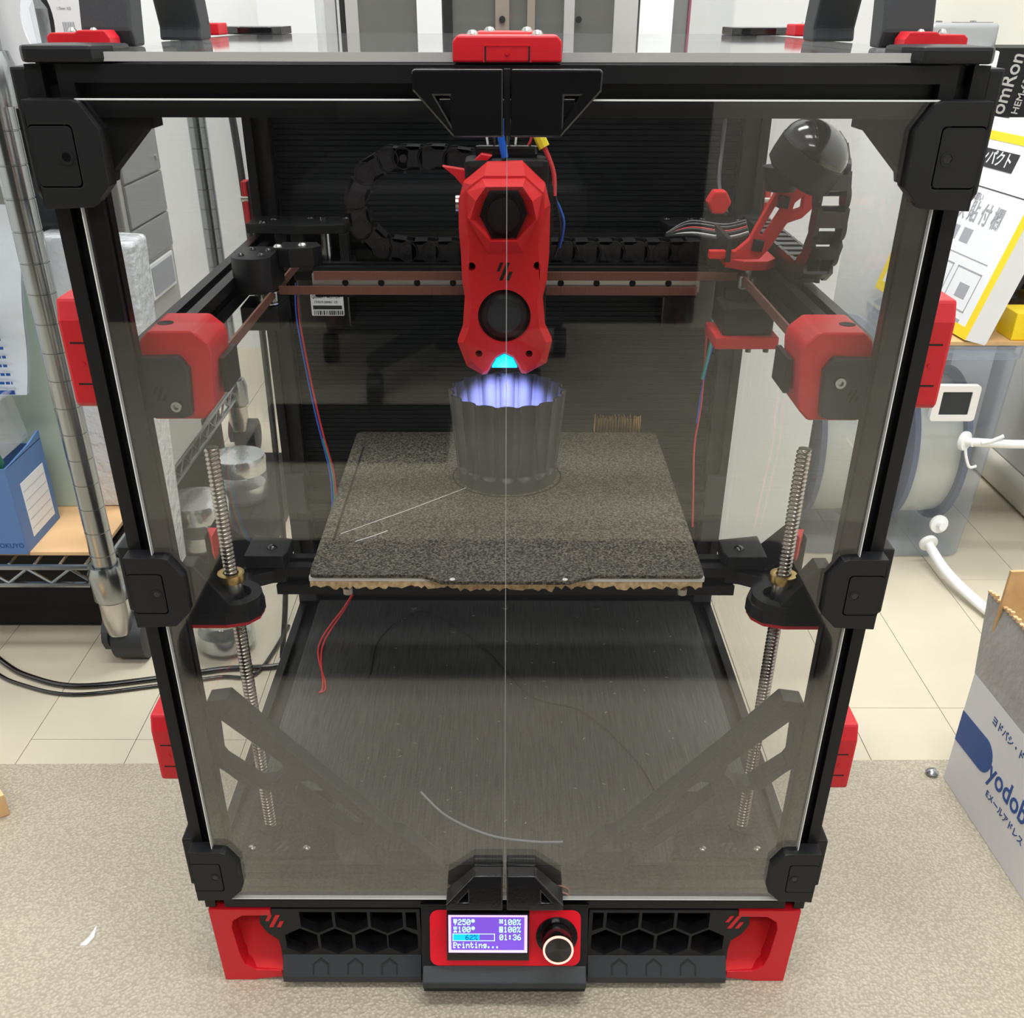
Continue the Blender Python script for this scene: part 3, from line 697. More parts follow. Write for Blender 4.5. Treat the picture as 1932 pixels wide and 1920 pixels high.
# light from the tool head's lamp
l = bpy.data.lights.new('tool_head_lamp', 'AREA'); l.size = .010; l.energy = 1.0; l.spread = R(100); l.color = (.36, .40, 1.0)
o = bpy.data.objects.new('tool_head_lamp', l); C.objects.link(o); o.location = W((0, 246, 306)); o.rotation_euler = (R(-4), 0, 0)
l = bpy.data.lights.new('tool_head_lamp', 'POINT'); l.shadow_soft_size = .003; l.energy = .012; l.color = (.25, .45, 1.0)
o = bpy.data.objects.new('tool_head_lamp', l); C.objects.link(o); o.location = W((-2, 188, 309))

# ------------------------------------------------------------------ drag chains
def link_mesh(name='chain_link'):
    b = B()
    for y in (0, 15):
        b.prism(arc(0, 0, 7.6, 90, 270, 10) + [(13, -7.2), (13, 7.2)], y, y+2.2, 'y')
    b.box(2, 11, 0, 17, 5.2, 7.2); b.box(2, 11, 0, 17, -7.2, -5.2)
    b.prism(circ(0, 0, 7.0, 24), -.6, .1, 'y', [circ(0, 0, 6.4, 24)]); b.prism(circ(0, 0, 2.6, 16), -.7, .1, 'y')
    return b
L0 = link_mesh().obj('chain_link', 'chain', P, bevel=0); me_link = L0.data
bpy.data.objects.remove(L0)
me_link.transform(Matrix.Translation(-(W((0,0,0)) - W(ORG[P]))))
def chain(name, pts, label):   # pts: (x, z, angle) in a plane; parent holder
    holder = B().box(0, 0, 0, 0, 0, 0)
    return holder
def chain_x():
    path = []
    for x in (128, 111, 94, 77, 60, 43): path.append((x, 374.5, 180))
    path += [(-20, 374.5, 180), (-37, 374.5, 180), (-54, 374.5, 180)]
    # turn: centre (-75, 404) r 30
    for k in range(6):
        a = -90 - k*36 + 10
        path.append((-75 + 30*math.cos(R(a)), 404.5 + 30*math.sin(R(a)), a - 90 - 18))
    path += [(-70, 434.6, 0), (-53, 434.8, 0), (-36, 433.5, -6), (-20, 431, -8)]
    root = None
    first = None
    g = B().box(128, 138, 268, 285, 367, 382).obj('cable_chain', 'chain', P, bevel=1, label='black cable chain looping left behind the tool head')
    for x, z, a in path:
        o = bpy.data.objects.new('chain_link', me_link); C.objects.link(o); o.parent = g
        o.location = W((x, 266, z)) - W(ORG[P]); o.rotation_euler = (0, -R(a), 0)
def chain_y():
    g = B().box(184, 207, 378, 389, 367, 381).obj('cable_chain', 'chain', P, bevel=1, label='black cable chain standing in a loop at the right side')
    cy, cz, r = 206, 412, 36
    path = [(y, 375.5, 180) for y in (366, 349, 332, 315, 298, 281, 264, 247, 230, 213)]
    for k in range(1, 7):
        a = -90 - k*27.5
        path.append((cy + r*math.cos(R(a)), cz + r*math.sin(R(a)), a - 90))
    path += [(212, 448, 0), (229, 448, 0), (246, 447, -4), (262, 444, -10)]
    for y, z, a in path:
        o = bpy.data.objects.new('chain_link', me_link); C.objects.link(o); o.parent = g
        o.location = W((206, y, z)) - W(ORG[P]); o.rotation_mode = 'XYZ'
        o.rotation_euler = (Matrix.Rotation(R(90), 3, 'Z') @ Matrix.Rotation(-R(a), 3, 'Y')).to_euler(); o.scale = (1, 1.1, 1)
chain_x(); chain_y()

# ------------------------------------------------------------------ camera dome and its red bracket
cb = B(); o = [(133, 385), (161, 385), (176, 392), (182, 402), (196, 402), (200, 410), (197, 428), (178, 430), (166, 421), (160, 404), (152, 390), (133, 388.5)]
o = [(133, 382), (166, 382), (172, 389), (181, 404), (190, 407), (196, 413), (198, 427), (178, 430), (172, 424), (158, 394), (150, 387), (133, 387)]
hs = [[(164, 398), (167, 396), (176, 412), (172, 414)], [(183, 411), (189, 413), (189, 420), (184, 416)]]
cbr = cb.prism(o, 206, 213, 'y', hs).obj('camera_bracket', 'redf', P, bevel=.8, label='red bracket carrying the camera')
for x, z in ((163, 391), (176, 417)): B().prism([(x-4, z-3), (x+3, z-4), (x+4, z+3), (x-3, z+4)], 202, 206).obj('bolt', 'gloss', cbr, bevel=.4)
ax = (Vector((.44, -.25, .86))).normalized()
mx = frame((176, 172, 437), ax.cross(Vector((0, 1, 0))), ax.cross(ax.cross(Vector((0, 1, 0)))) * -1)
mx = Matrix.Translation((177, 172, 441)) @ ax.to_track_quat('Z', 'Y').to_matrix().to_4x4() @ Matrix.Scale(.9, 4)
k = B(mx); k.lathe([(0, -8), (20, -8), (23.6, -5), (24, 0), (24, 11), (23.4, 11.4)], (0, 0, 0), 40)
wc = k.obj('webcam', 'absm', P, smooth=30, label='round black camera')
k = B(mx); k.lathe([(23.4, 11.6)] + [(23.4*math.cos(R(a)), 11.6 + 17*math.sin(R(a))) for a in range(10, 91, 10)], (0, 0, 0), 40); k.obj('camera_dome', 'gloss', wc, smooth=True, label='glossy black dome')
k = B(mx); k.lathe([(0, -8.6), (17, -8.6), (18, -8)], (0, 0, 0), 30); k.obj('lens_ring', 'red', wc)
k = B(); k.cyl((172, 200, 424), 9, 14, 'z', 20, 13); k.obj('camera_neck', 'absm', wc, smooth=30)
wire([(160, 300, 395), (158, 330, 410), (163, 360, 430), (166, 372, 470), (166, 376, 490)], 1.6, 'grey', 'cable', P)
B().prism(circ(152, 404, 8.5, 6), 288, 302).obj('cable_clip', 'redf', P, bevel=1.5, label='red hexagonal cable clip')
for i, m in enumerate(['rubber', 'wwhite', 'rubber', 'wred', 'rubber', 'rubber']):
    wire([(112, 262, 386+i*.3), (128, 250+i*3, 389+i*1.2), (150, 240+i*3, 388+i*1.3), (164, 236+i*3, 392+i*1.2)], 1.4 if m == 'rubber' else .6, m, 'wire', P)
B().box(143.5, 146.5, 204, 260, 380.5, 395).obj('cable_tie', 'rubber', P)
# loose wires at the rear corners
for dx, m in ((0, 'wblue'), (2.2, 'wred')): wire([(-173+dx, 376, 330), (-176+dx, 380, 300), (-172+dx, 380, 250), (-168+dx, 380, 215), (-165+dx, 380, 195)], .9, m, 'wire', P)
for dx, m in ((0, 'wblue'), (2, 'wgreen'), (3.4, 'wred')): wire([(-165+dx*.6, 380, 195), (-160+dx, 378, 160), (-162+dx, 376, 120), (-172+dx, 372, 90)], .9, m, 'wire', P)
for dx, m in ((0, 'wred'), (2.4, 'wred')): wire([(-140, 350, 60), (-152, 345, 40+dx), (-168-dx*1.5, 300, 25.5), (-158+dx, 236, 24.6), (-160, 225, 24.6)], .8, m, 'wire', P)
wire([(168, 378, 330), (174, 376, 290), (170, 378, 250)], 1.2, 'wgreen', 'wire', P)
wire([(166, 378, 325), (170, 380, 290), (172, 380, 230), (170, 380, 190), (173, 380, 150), (176, 378, 110)], .9, 'wred', 'wire', P)
wire([(176, 378, 280), (172, 380, 250), (170, 380, 210)], .9, 'wblue', 'wire', P)

# ------------------------------------------------------------------ skirt
def skirt(s):
    base = [(-163, -2), (-58.5, -2), (-58.5, -65.5), (-158.5, -65.5), (-158, -40), (-159, -32), (-166, -25), (-170, -16), (-169, -6)]
    holes = []
    f = 11.2
    def hexa(cx, cz, top=None, clipx=None):
        h = [(cx + f/math.cos(R(30))*math.cos(R(90+60*i)), cz + f/math.cos(R(30))*math.sin(R(90+60*i))) for i in range(6)]
        if top is not None: h = [(cx-f, top), (cx-f, cz - f*math.tan(R(30))), (cx, cz - f/math.cos(R(30))), (cx+f, cz - f*math.tan(R(30))), (cx+f, top)]
        if clipx is not None: h = [(min(x, clipx), z) for x, z in h]
        return h
    for cx in (-130.6, -106.2, -81.8): holes.append(hexa(cx, -12.6, -4.8))
    holes.append([(-68.4, -4.8), (-68.4, -19), (-61, -22.5), (-61, -4.8)])
    for cx in (-142.6, -118.2, -93.8): holes.append(hexa(cx, -33.8))
    h = hexa(-70.6, -33.8); holes.append([(-81.6, -40), (-70.6, -46.7), (-61, -40.5), (-61, -27), (-70.6, -21.2), (-81.6, -27.6)])
    def MX(l): return [(x*s, z) for x, z in l]
    g = B().prism(MX(base), .2, 9, 'y', [MX(h) for h in holes]).obj('skirt_grille', 'abs', P, label='black front skirt with honeycomb openings')
    w = B().prism([(.2, -47.2), (-9, -60), (-9, -65.4), (.2, -65.4)], *sorted((-157.5*s, -59*s)), 'x').obj('skirt_lip', 'grey', g, bevel=.4)  # grey colour stands in for the highlight on the sloping black lip
    for cx in (-130.4, -106, -81.6):
        k = B(); k.prism([(q*s, z) for q, z in [(cx-5.8, -58.5), (cx-5.8, -52.5), (cx, -48.8), (cx+5.8, -52.5), (cx+5.8, -58.5), (cx+4.6, -58.5), (cx+4.6, -53), (cx, -50.2), (cx-4.6, -53), (cx-4.6, -58.5)]], -9.2, 0)
        k.v = [Vector((v.x, (-(-47.2 - v.z)*9/12.8 - .25) if v.y < -5 else 2, v.z)) for v in k.v]
        k.obj('pocket_edge', 'slot', g)
    logo(-159.5*s if s < 0 or True else 0, -13.5, 13 if True else 0, 12, .3, 'red', g, .35)
    # red corner foot with a scooped front
    o = [(-203.5, -1), (-161, -1), (-161, -6.5), (-181, -7), (-188, -12), (-189.5, -19), (-187.5, -46), (-185, -56), (-178, -61.5), (-159.5, -62), (-159.5, -68.5), (-178, -71), (-180, -72), (-201.5, -72)]
    ft = B().prism(MX(o), -1.5, 12).obj('corner_foot', 'redf' if False else 'red', P, bevel=.7, label='red corner foot with a scooped recess')
    vs = []; fs = []; prof = [(24, -5), (24, -30), (22, -40), (17, -50), (9, -57.5), (1, -61.5), (-1, -62.5)]
    m_ = len(prof); xsn = [-190.5, -189, -186, -181, -158]; yo = [-24, -10, -3, 0, 0]
    for xi, x in enumerate(xsn):
        for y, z in prof: vs.append((x*s, max(y + yo[xi], -1), z))
    for i in range(len(xsn)-1):
        for k in range(m_-1): fs.append((i*m_+k, (i+1)*m_+k, (i+1)*m_+k+1, i*m_+k+1))
    B().add(vs, fs).obj('scoop', 'redf', ft, smooth=60)
    sk = B(); sk.box(*sorted((-203*s, -199*s)), 12, 408, -66, -1.2); sk.obj('side_skirt', 'abs', P)
    B().box(*sorted((-203*s, -180*s)), 385, 408, -72, -1.4).obj('corner_foot', 'red', P, bevel=1, label='red rear corner foot')
for s in (-1, 1): skirt(s)
slab('rear_skirt', 'abs', -180, 180, 404, 408, -66, -1.2)
slab('dark_backing', 'dark', -198, 198, 14, 403, -66, -62)  # near-black floor brought forward to darken the view through the grille
slab('electronics_case', 'absm', -120, 120, 90, 150, -61.9, -20)
wire([(128, 30, -3), (134, 26, -14), (146, 26, -14), (150, 30, -4)], 1.1, 'wred', 'wire', P)
# control display
XF = Matrix.Translation((0, -4, 2)) @ Matrix.Rotation(R(-20), 4, 'X')      # the display leans back by 20 degrees
hs_ = B().prism([(30, -1.5), (-1, -1.5), (-1, 5), (-4.5, 5), (-17.5, -38), (-16.5, -66), (30, -66)], -57, 57, 'x').obj('display_housing', 'abs', P, bevel=.8, label='black display housing with flared lip')
B().prism([(-17.6, -38), (-26, -46.5), (-26.5, -51), (-16.6, -52)], -56.5, 56.5, 'x').obj('housing_lip', 'grey', hs_, bevel=.8)  # black lip coloured lighter to imitate the gloss it catches
B(XF).box(-57.5, 57.5, -1.2, 1.5, 1.5, 4.5).obj('housing_rim', 'abs', hs_, bevel=.5)
fp = B(XF).prism(rrect(-51, 52, -40.5, 0.8, 6, 5), -2.2, .6).obj('face_plate', 'redglow', hs_, bevel=.4, label='glossy red face plate')
scr = B(XF).box(-39.2, 16.8, -7.6, -1, -33.6, 1.5).obj('display', 'gloss', hs_, bevel=.5, label='small lit display')
sy = -7.65
k = B(XF); k.box(-38, 15.4, sy-.1, sy+.1, -27.6, 0); k.obj('screen_rim', 'lcdrim', scr)
k = B(XF); k.box(-36.2, 13.4, sy-.2, sy, -25.6, -1.4); k.obj('screen', 'lcd', scr)
GL = {'0':'01110 10001 10011 10101 11001 10001 01110','1':'00100 01100 00100 00100 00100 00100 01110','2':'01110 10001 00001 00110 01000 10000 11111',
 '3':'01110 10001 00001 00110 00001 10001 01110','5':'11111 10000 11110 00001 00001 10001 01110','6':'00110 01000 10000 11110 10001 10001 01110',
 '%':'11001 11010 00010 00100 01000 01011 10011',':':'00000 01100 01100 00000 01100 01100 00000','.':'00000 00000 00000 00000 00000 01100 01100',
 'P':'11110 10001 10001 11110 10000 10000 11100','r':'00000 00000 10110 11001 10000 10000 11100','i':'00100 00000 01100 00100 00100 00100 01110',
 'n':'00000 00000 10110 11001 10001 10001 10001','t':'01000 01000 11110 01000 01000 01001 00110','g':'00000 00000 01111 10001 01111 00001 01110','o':'01110 11111 11111 01110 00000 00000 00000',
 'H':'11111 11111 01110 11111 01110 00100 00100','~':'10101 01010 10101 01010 00000 01110 11111','F':'11011 11011 00100 11011 11011 00000 00000','R':'11111 10001 11111 10101 11111 10011 11111'}
def pixtext(s, x, z, px, m, name, pxx=None):
    b = B(XF); pxx = pxx or px; cx = x
    for ch in s:
        if ch != ' ':
            for r_, row in enumerate(GL[ch].split()):
                for c_, bit in enumerate(row):
                    if bit == '1': b.box(cx + c_*pxx, cx + (c_+1)*pxx*1.0, sy-.35, sy-.2, z - (r_+1)*px, z - r_*px)
        cx += 6*pxx
    return b.obj(name, m, scr)
px = .6
pixtext('H250o', -34.6, -2.9, px, 'pix', 'lettering', .5); pixtext('F100%', -3.6, -2.9, px, 'pix', 'lettering', .5)
pixtext('~100o', -34.6, -8.3, px, 'pix', 'lettering', .5); pixtext('R100%', -3.6, -8.3, px, 'pix', 'lettering', .5)
k = B(XF)
for q in ((-35.2, -6.6, -13.5, -13.9), (-35.2, -6.6, -18.5, -18.9), (-35.2, -34.8, -18.9, -13.5), (-7, -6.6, -18.9, -13.5)): k.box(q[0], q[1], sy-.3, sy-.2, min(q[2], q[3]), max(q[2], q[3]))
k.obj('progress_outline', 'pix', scr)
k = B(XF); k.box(-34.8, -17, sy-.32, sy-.2, -18.4, -14); k.obj('progress_bar', 'bar', scr)
B(XF).box(0, 0, 0, 0, 0, 0)
sy -= .2; pixtext('62%', -26.5, -14.3, .54, 'blueink', 'lettering', .48); sy += .2
pixtext('01:36', -3.4, -14.0, px, 'pix', 'lettering', .5); pixtext('Printing...', -34.8, -19.9, px, 'pix', 'lettering', .48)
logo(-45.5, -17, 8, 8, -2.25, 'red', hs_, .12, xf=XF)
kx, kz = 35.7, -18.0
k = B(XF); k.prism(circ(kx, kz, 14.2, 40), -3.4, -2, 'y', [circ(kx, kz, 10.6, 40)]); k.obj('knob_bezel', 'gloss', hs_, bevel=.4)
k = B(XF); k.cyl((kx, -21.6, kz), 9.9, 20, 'y', 40, 10.4); kn = k.obj('knob', 'gloss', hs_, smooth=30, bevel=.4, label='black control knob with lit rim')
k = B(XF); k.prism(circ(kx, kz, 10.2, 40), -22.5, -21.5, 'y', [circ(kx, kz, 8.9, 40)]); k.obj('lit_ring', 'ring', kn)
mk = mat('turned_metal', (.10, .095, .095), .28, .9)
nt = mk.node_tree
tn = nt.nodes.new('ShaderNodeTangent'); tn.direction_type = 'RADIAL'; tn.axis = 'Y'
nt.nodes['Principled BSDF'].inputs['Anisotropic'].default_value = .9; nt.links.new(tn.outputs[0], nt.nodes['Principled BSDF'].inputs['Tangent'])
M['turned'] = mk
k = B(XF); k.cyl((kx, -22.2, kz), 8.8, .6, 'y', 40); k.obj('knob_face', 'turned', kn)

# ------------------------------------------------------------------ lid brackets (carry handles) – stand on the lid corners
def lid_handle(s):
    t = thing('carry_handle', 'dark grey arched handle over the %s edge of the lid' % ('left' if s < 0 else 'right'), 'handle', (186*s, 130, 504.5), 'lid handles')
    b = B(); x0, x1 = -200, -176
    out = [(66, 504.6), (80, 504.6), (90, 545), (118, 600), (150, 604), (176, 545), (190, 511), (188, 504.6), (212, 504.6), (214, 511), (198, 560), (168, 626), (104, 626), (76, 560), (62, 511)]
    b.prism(out, *sorted((x0*s, x1*s)), 'x'); b.obj('arch', 'grey', t, bevel=1.5)
    for (x, y0, y1) in ((-212, 46, 62), ):
        r_ = B(); r_.prism([(q*s, z) for q, z in [(-211, 504.7), (-182, 504.7), (-182, 508.5), (-184, 511.5), (-196, 511.5), (-198, 510.5), (-209, 510.5), (-211, 509)]], 47, 61.5, 'y')
        f = r_.obj('hinge_block', 'red', t, bevel=.6, label='red hinge block')
        for q in (-201, -191): revolve_screw((q*s, 54, 510.8), 1.9, f)
    r_ = B(); r_.box(*sorted((-210*s, -192*s)), 300, 325, 505, 512); f = r_.obj('hinge_block', 'red', P, bevel=1, label='red hinge block on the rear of the lid')
    for q in (-205, -199): revolve_screw((q*s, 306, 512), 1.8, f)
for s in (-1, 1): lid_handle(s)

# ------------------------------------------------------------------ printed cup
def cup():
    cx, cy, z0, z1 = 1, 229, 221.7, 288; nf = 18; seg = nf*12; nz = 26; vs = []; fs = []
    def rad(a, z, inner):
        t = (z - z0)/(z1 - z0); r = 36.6 + 6.2*t
        ph = (a*nf/(2*math.pi)) % 1.0; d = abs(ph - .5)*2      # 0 in groove centre
        g = max(0.0, 1 - (d/.78)**2)**.5 if d < .78 else 0
        zb = (z - (z0 + 9))/5.5
        cut = 0 if zb <= 0 else min(1, zb)
        lim = math.sqrt(max(0, 1-(1-cut)**2))
        g = g*(1 if lim >= 1 else (1 if d < .78*lim else 0))*min(1, cut*2)
        return r - 3.0*g - (1.3 if inner else 0)
    zs = [z0 + (z1-z0)*(i/nz)**1.0 for i in range(nz+1)]
    zs = sorted(set(zs + [z0+9+.7*i for i in range(10)]))
    zi = [z for z in zs[::-1] if z > z0 + 2]
    rows = [(z, False) for z in zs] + [(z, True) for z in zi]
    for z, inn in rows:
        for k in range(seg):
            a = 2*math.pi*k/seg + .174; r = rad(a, z, inn); vs.append((cx + r*math.cos(a), cy + r*math.sin(a), z))
    for i in range(len(rows)-1):
        for k in range(seg): l = (k+1) % seg; fs.append((i*seg+k, i*seg+l, (i+1)*seg+l, (i+1)*seg+k))
    fs.append(tuple(range(seg))[::-1]); fs.append(tuple(range((len(rows)-1)*seg, len(rows)*seg)))
    b = B(); b.add(vs, fs)
    c = solo(b, 'fluted_cup', 'cup', 'black fluted cup with scalloped rim, half finished on the build plate', 'cup', (cx, cy, 221.7), smooth=50)
    k = B(); k.prism(circ(cx, cy, 41.2, 64), 221.7, 221.95, 'z', [circ(cx, cy, 40.2, 64)])
    k.obj('skirt_loop', 'gloss', c)
cup()

# ------------------------------------------------------------------ left: shelf unit and what it carries
S = thing('shelf_unit', 'chrome wire shelving rack with grooved posts and black casters, left of the machine', 'shelf', (-620, 740, FZ))
def post(x, y):
    prof = []; z = -20
    prof.append((0, z)); prof.append((12.4, z))
    k = 0
    while z < 640:
        prof += [(12.4, z+24.4), (11.7, z+24.8), (11.7, z+25.4), (12.4, z+25.8)]; z += 25.4; k += 1
    prof.append((0, z))
    p = B().lathe(prof, (x, y, 0), 28).obj('post', 'chrome', S, smooth=30)
    for zz in (13, 462): B().lathe([(12.7, zz-8), (18.5, zz-8), (19.5, zz+20), (16.5, zz+30), (12.9, zz+30)], (x, y, 0), 28).obj('collar', 'chrome', p, smooth=30)
    B().lathe([(0, -36), (14.4, -36), (15, -33), (15, 2), (12.5, 4)], (x, y, 0), 28).obj('sleeve', 'steel', p, smooth=30)
    k = B(); k.prism(arc(y+12, FZ+25, 25, 0, 360, 28)[:-1], x-9, x+24, 'x'); c = k.obj('caster', 'grey', p, bevel=3, smooth=30)
    k = B(); k.prism(arc(y+12, FZ+27, 28, 20, 170, 14) + [(y-10, FZ+20)], x-16, x-9.5, 'x'); k.box(x-14, x+14, y-6, y+16, FZ+44, -36); k.obj('caster_hood', 'grey', p, bevel=1.5)
post(-408, 430); post(-416, 1046); post(-1010, 430); post(-1010, 1046)
for zz in (41, 478):
    k = B()
    for y in (430, 1046):
        for dz in (-2, -22): k.tube([(-1010, y, zz+dz), (-416, y, zz+dz)], 3.2, 8)
    for x in (-412, -1006):
        for dz in (-2, -22): k.tube([(x, 430, zz+dz), (x, 1046, zz+dz)], 3.2, 8)
    k.obj('shelf_rail', 'chrome', S, smooth=40)
    k = B()
    for y in (430, 1046):
        pts = []
        for i in range(0, 27): pts.append((-995 + i*22, y, zz - (4 if i % 2 else 20)))
        k.tube(pts, 1.9, 6)
    for x in (-412,):
        pts = []
        for i in range(0, 27): pts.append((x, 445 + i*22.5, zz - (4 if i % 2 else 20)))
        k.tube(pts, 1.9, 6)
    k.obj('truss_wire', 'chrome', S, smooth=40)
    k = B()
    for i in range(23): k.tube([(-1000 + i*26, 430, zz+1), (-1000 + i*26, 1046, zz+1)], 1.7, 6)
    k.obj('shelf_wire', 'chrome', S, smooth=40)
SZ = 44.2
b = B(); b.box(-700, -418, 446, 900, SZ, SZ+4)
solo(b, 'cardboard_sheet', 'cardl', 'flat orange-tan cardboard sheet covering the lower wire shelf', 'cardboard', (-560, 670, SZ), bevel=.4)
FZb = SZ+4.1
# blue file box
t = thing('file_box', 'blue cardboard file box with white ruled label, on the lower shelf', 'file box', (-545, 485, FZb))
for nm, q in (('front_wall', (-600, -489, 440, 442, 98)), ('side_wall', (-491, -489, 442, 530, 98)), ('side_wall', (-600, -598, 442, 530, 98)), ('back_wall', (-598, -491, 528, 530, 92))):
    B().box(q[0], q[1], q[2], q[3], FZb, FZb+q[4]-6).obj(nm, 'box_blue', t, bevel=.3)
B().prism([(442, FZb+91), (530, FZb+91), (530, FZb+100), (500, FZb+95), (470, FZb+93)], -491, -489, 'x').obj('side_wall', 'box_blue', t)
lb = B().box(-489, -488.7, 462, 520, 58, 116).obj('label_card', 'paper', t)
for i in range(5): B().box(-488.7, -488.5, 464, 518, 66+i*10, 66.5+i*10).obj('ruled_line', 'greyink', lb)
text('KOKUYO', 7, 'blueink', t, frame((-520, 439.8, 58), (1, 0, 0), (0, 0, 1)))
mxt = Matrix.Translation((-545, 486, 138)) @ Matrix.Rotation(R(-8), 4, 'Y')
b = B(mxt); b.box(-50, 50, -34, -32.6, 0, 54); b.box(48.6, 50, -34, 34, 0, 54); b.box(-50, 50, 32.6, 34, 0, 54); b.box(-50, 50, -34, 34, 0, 1.4); b.prism(rrect(-66, 66, -40, 40, 8), 54, 56, 'z', [rrect(-58, 58, -33, 33, 6)])
tb = solo(b, 'clear_tub', 'clearp', 'clear plastic tub riding on top of the blue file box', 'tub', (-545, 486, 138), bevel=.8)
solo(B(Matrix.Translation((-500, 446, 144.5))).prism([(-16, -24), (0, -22), (9, 0), (4, 20), (-8, 26), (-18, 16)], 0, 1.5, 'y'), 'green_card', 'dgreen', 'dark green card with a rounded edge in front of the clear tub', 'card', (-500, 446, 120))
solo(B().box(-560, -470, 560, 572, FZb, 330), 'green_folder', 'greenf', 'pale green folder standing behind the blue file box', 'folder', (-515, 566, FZb), bevel=1)
# pale printed bag hanging at far left
vs = []; fs = []; nx, nz_ = 14, 26
for i in range(nx):
    for k in range(nz_):
        u, v = i/(nx-1), k/(nz_-1)
        vs.append((-640 + (162+36*v)*u, 500 + 3*math.sin(7*u+3*v) + 3*math.sin(9*v), 194.6 + 175*v))
for i in range(nx-1):
    for k in range(nz_-1): fs.append((i*nz_+k, (i+1)*nz_+k, (i+1)*nz_+k+1, i*nz_+k+1))
vs2 = [(x, y+5, z) for x, y, z in vs]; N = len(vs); fs2 = [tuple(i+N for i in f[::-1]) for f in fs]
b = B(); b.add(vs + vs2, fs + fs2)
bgo = solo(b, 'printed_bag', 'bag', 'pale blue wrinkled bag with fine blue print standing on the clear tub', 'bag', (-560, 503, 194.6), smooth=True)
k = B()
random.seed(3)
for i in range(8):
    z = 208 + i*8.5
    x = -560
    while x < -486: w = random.uniform(2, 6); k.box(x, min(x+w, -485), 492.3, 492.8, z, z+2.6); x += w+1.4
k.box(-560, -485, 492.3, 492.8, 198, 202)
k.obj('print', 'blueprint', bgo)
# wrapped rolls and bubble-wrapped board
def roll(x, y, r, h, m, name, lab, cat, tilt=0, z=FZb):
    mx = Matrix.Translation((x, y, z)) @ Matrix.Rotation(R(tilt), 4, 'Y'); b = B(mx); b.lathe([(0, 0), (r, 0), (r, h), (r*.55, h), (r*.55, h-4), (0, h-4)], (0, 0, 0), 24)
    return solo(b, name, m, lab, cat, (x, y, z), smooth=30)
M['news'] = mat('printed_newsprint', (.42, .40, .33), .6, noise=(26, (.68, .66, .58), .42, .6), bump=(60, .3, .002))
roll(-482, 630, 17, 250, 'news', 'paper_roll', 'tall roll wrapped in printed paper behind the grooved post', 'roll', 3)
b = B(Matrix.Translation((-419, 560, FZb))); b.box(-46, 0, 0, 50, 0, 284)
solo(b, 'wrapped_board', 'bubble', 'white package in bubble wrap standing on the lower shelf behind the post', 'package', (-445, 545, FZb), bevel=5, smooth=40)
b = B(Matrix.Translation((-372, 500, FZ)) @ Matrix.Rotation(R(3), 4, 'Y')); b.box(-26, 4, 0, 52, 0, 412)
vsb = b.v
solo(b, 'bubble_wrap', 'bubble', 'upright bundle of clear bubble wrap between the rack and the machine', 'bubble wrap', (-372, 525, FZ), bevel=6, seg=3, smooth=40)
# grey drawer tower seen through the left panel
D = thing('drawer_tower', 'grey drawer tower with a label plate, on the lower shelf behind the machine', 'drawers', (-475, 800, 48.3))
B().box(-560, -404, 660, 815, 48.4, 450).obj('carcass', 'pcf', D, bevel=2)
for i, (z0, z1) in enumerate(((364, 442), (320, 362), (281, 318))):
    d = B().box(-404, -400.5, 672, 806, z0, z1).obj('drawer_front', 'pcg', D, bevel=1)
d = B().box(-404, -401, 704, 798, 238, 276).obj('label_plate', 'wallw', D, bevel=1); B().box(-400.9, -400.3, 710, 792, 242, 272).obj('label_card', 'greyink', d)
B().cyl((-400.4, 790, 378), 3, 2, 'x', 14).obj('lock', 'steel', D)
V = thing('vented_case', 'black slotted equipment case standing in front of the grey drawer tower', 'case', (-455, 625, 300))
B().box(-500, -412, 603, 655, 300.2, 440).obj('case_body', 'gloss', V, bevel=2)
k = B()
for i in range(4):
    for jx in range(5): k.box(-411.9, -411.4, 608+i*12, 611+i*12, 312+jx*25, 330+jx*25)
k.obj('vent_slot', 'slot', V)
solo(B().box(-460, -414, 613, 655, FZb, 300), 'grey_box', 'pcg', 'plain grey box under the black slotted case', 'box', (-440, 610, FZb), bevel=2)
# spool box on the upper shelf
X = thing('spool_box', 'white spool carton with an oval window, upper shelf at top left', 'box', (-440, 475, 480.8))
ov = [(x, z) for x, z in [(-371 + 13*math.cos(R(a)), 512 + 24*math.sin(R(a))) for a in range(0, 360, 12)]]
B().prism([(-620, 480.8), (-346, 480.8), (-336, 500), (-333, 530), (-338, 640), (-620, 640)], 452, 453.5, 'y', [ov]).obj('carton_front', 'cardw', X)
B().box(-618, -348, 453.6, 540, 480.8, 482).obj('carton_base', 'cardw', X); B().box(-618, -340, 538, 540, 482, 640).obj('carton_back', 'cardw', X)
B().box(-390, -350, 500, 503, 482, 560).obj('spool_side', 'dark', X)
k = B(Matrix.Translation((-377, 474, 500))); k.lathe([(0, -16), (6, -16), (7, 20), (0, 30)], (0, 0, 0), 20); k.obj('bagged_core', 'clearp', X)
text('RED PETG', 3.0, 'greyink', X, FRONT(-353, 451.8, 527), sx=.8); text('1.75mm 1KG', 2.6, 'greyink', X, FRONT(-354, 451.8, 520), sx=.8)
x = -351.5
while x < -342: w = random.choice([.4, .8]); B().box(x, x+w, 451.6, 452, 502, 511).obj('barcode_bar', 'greyink', X); x += w+.7

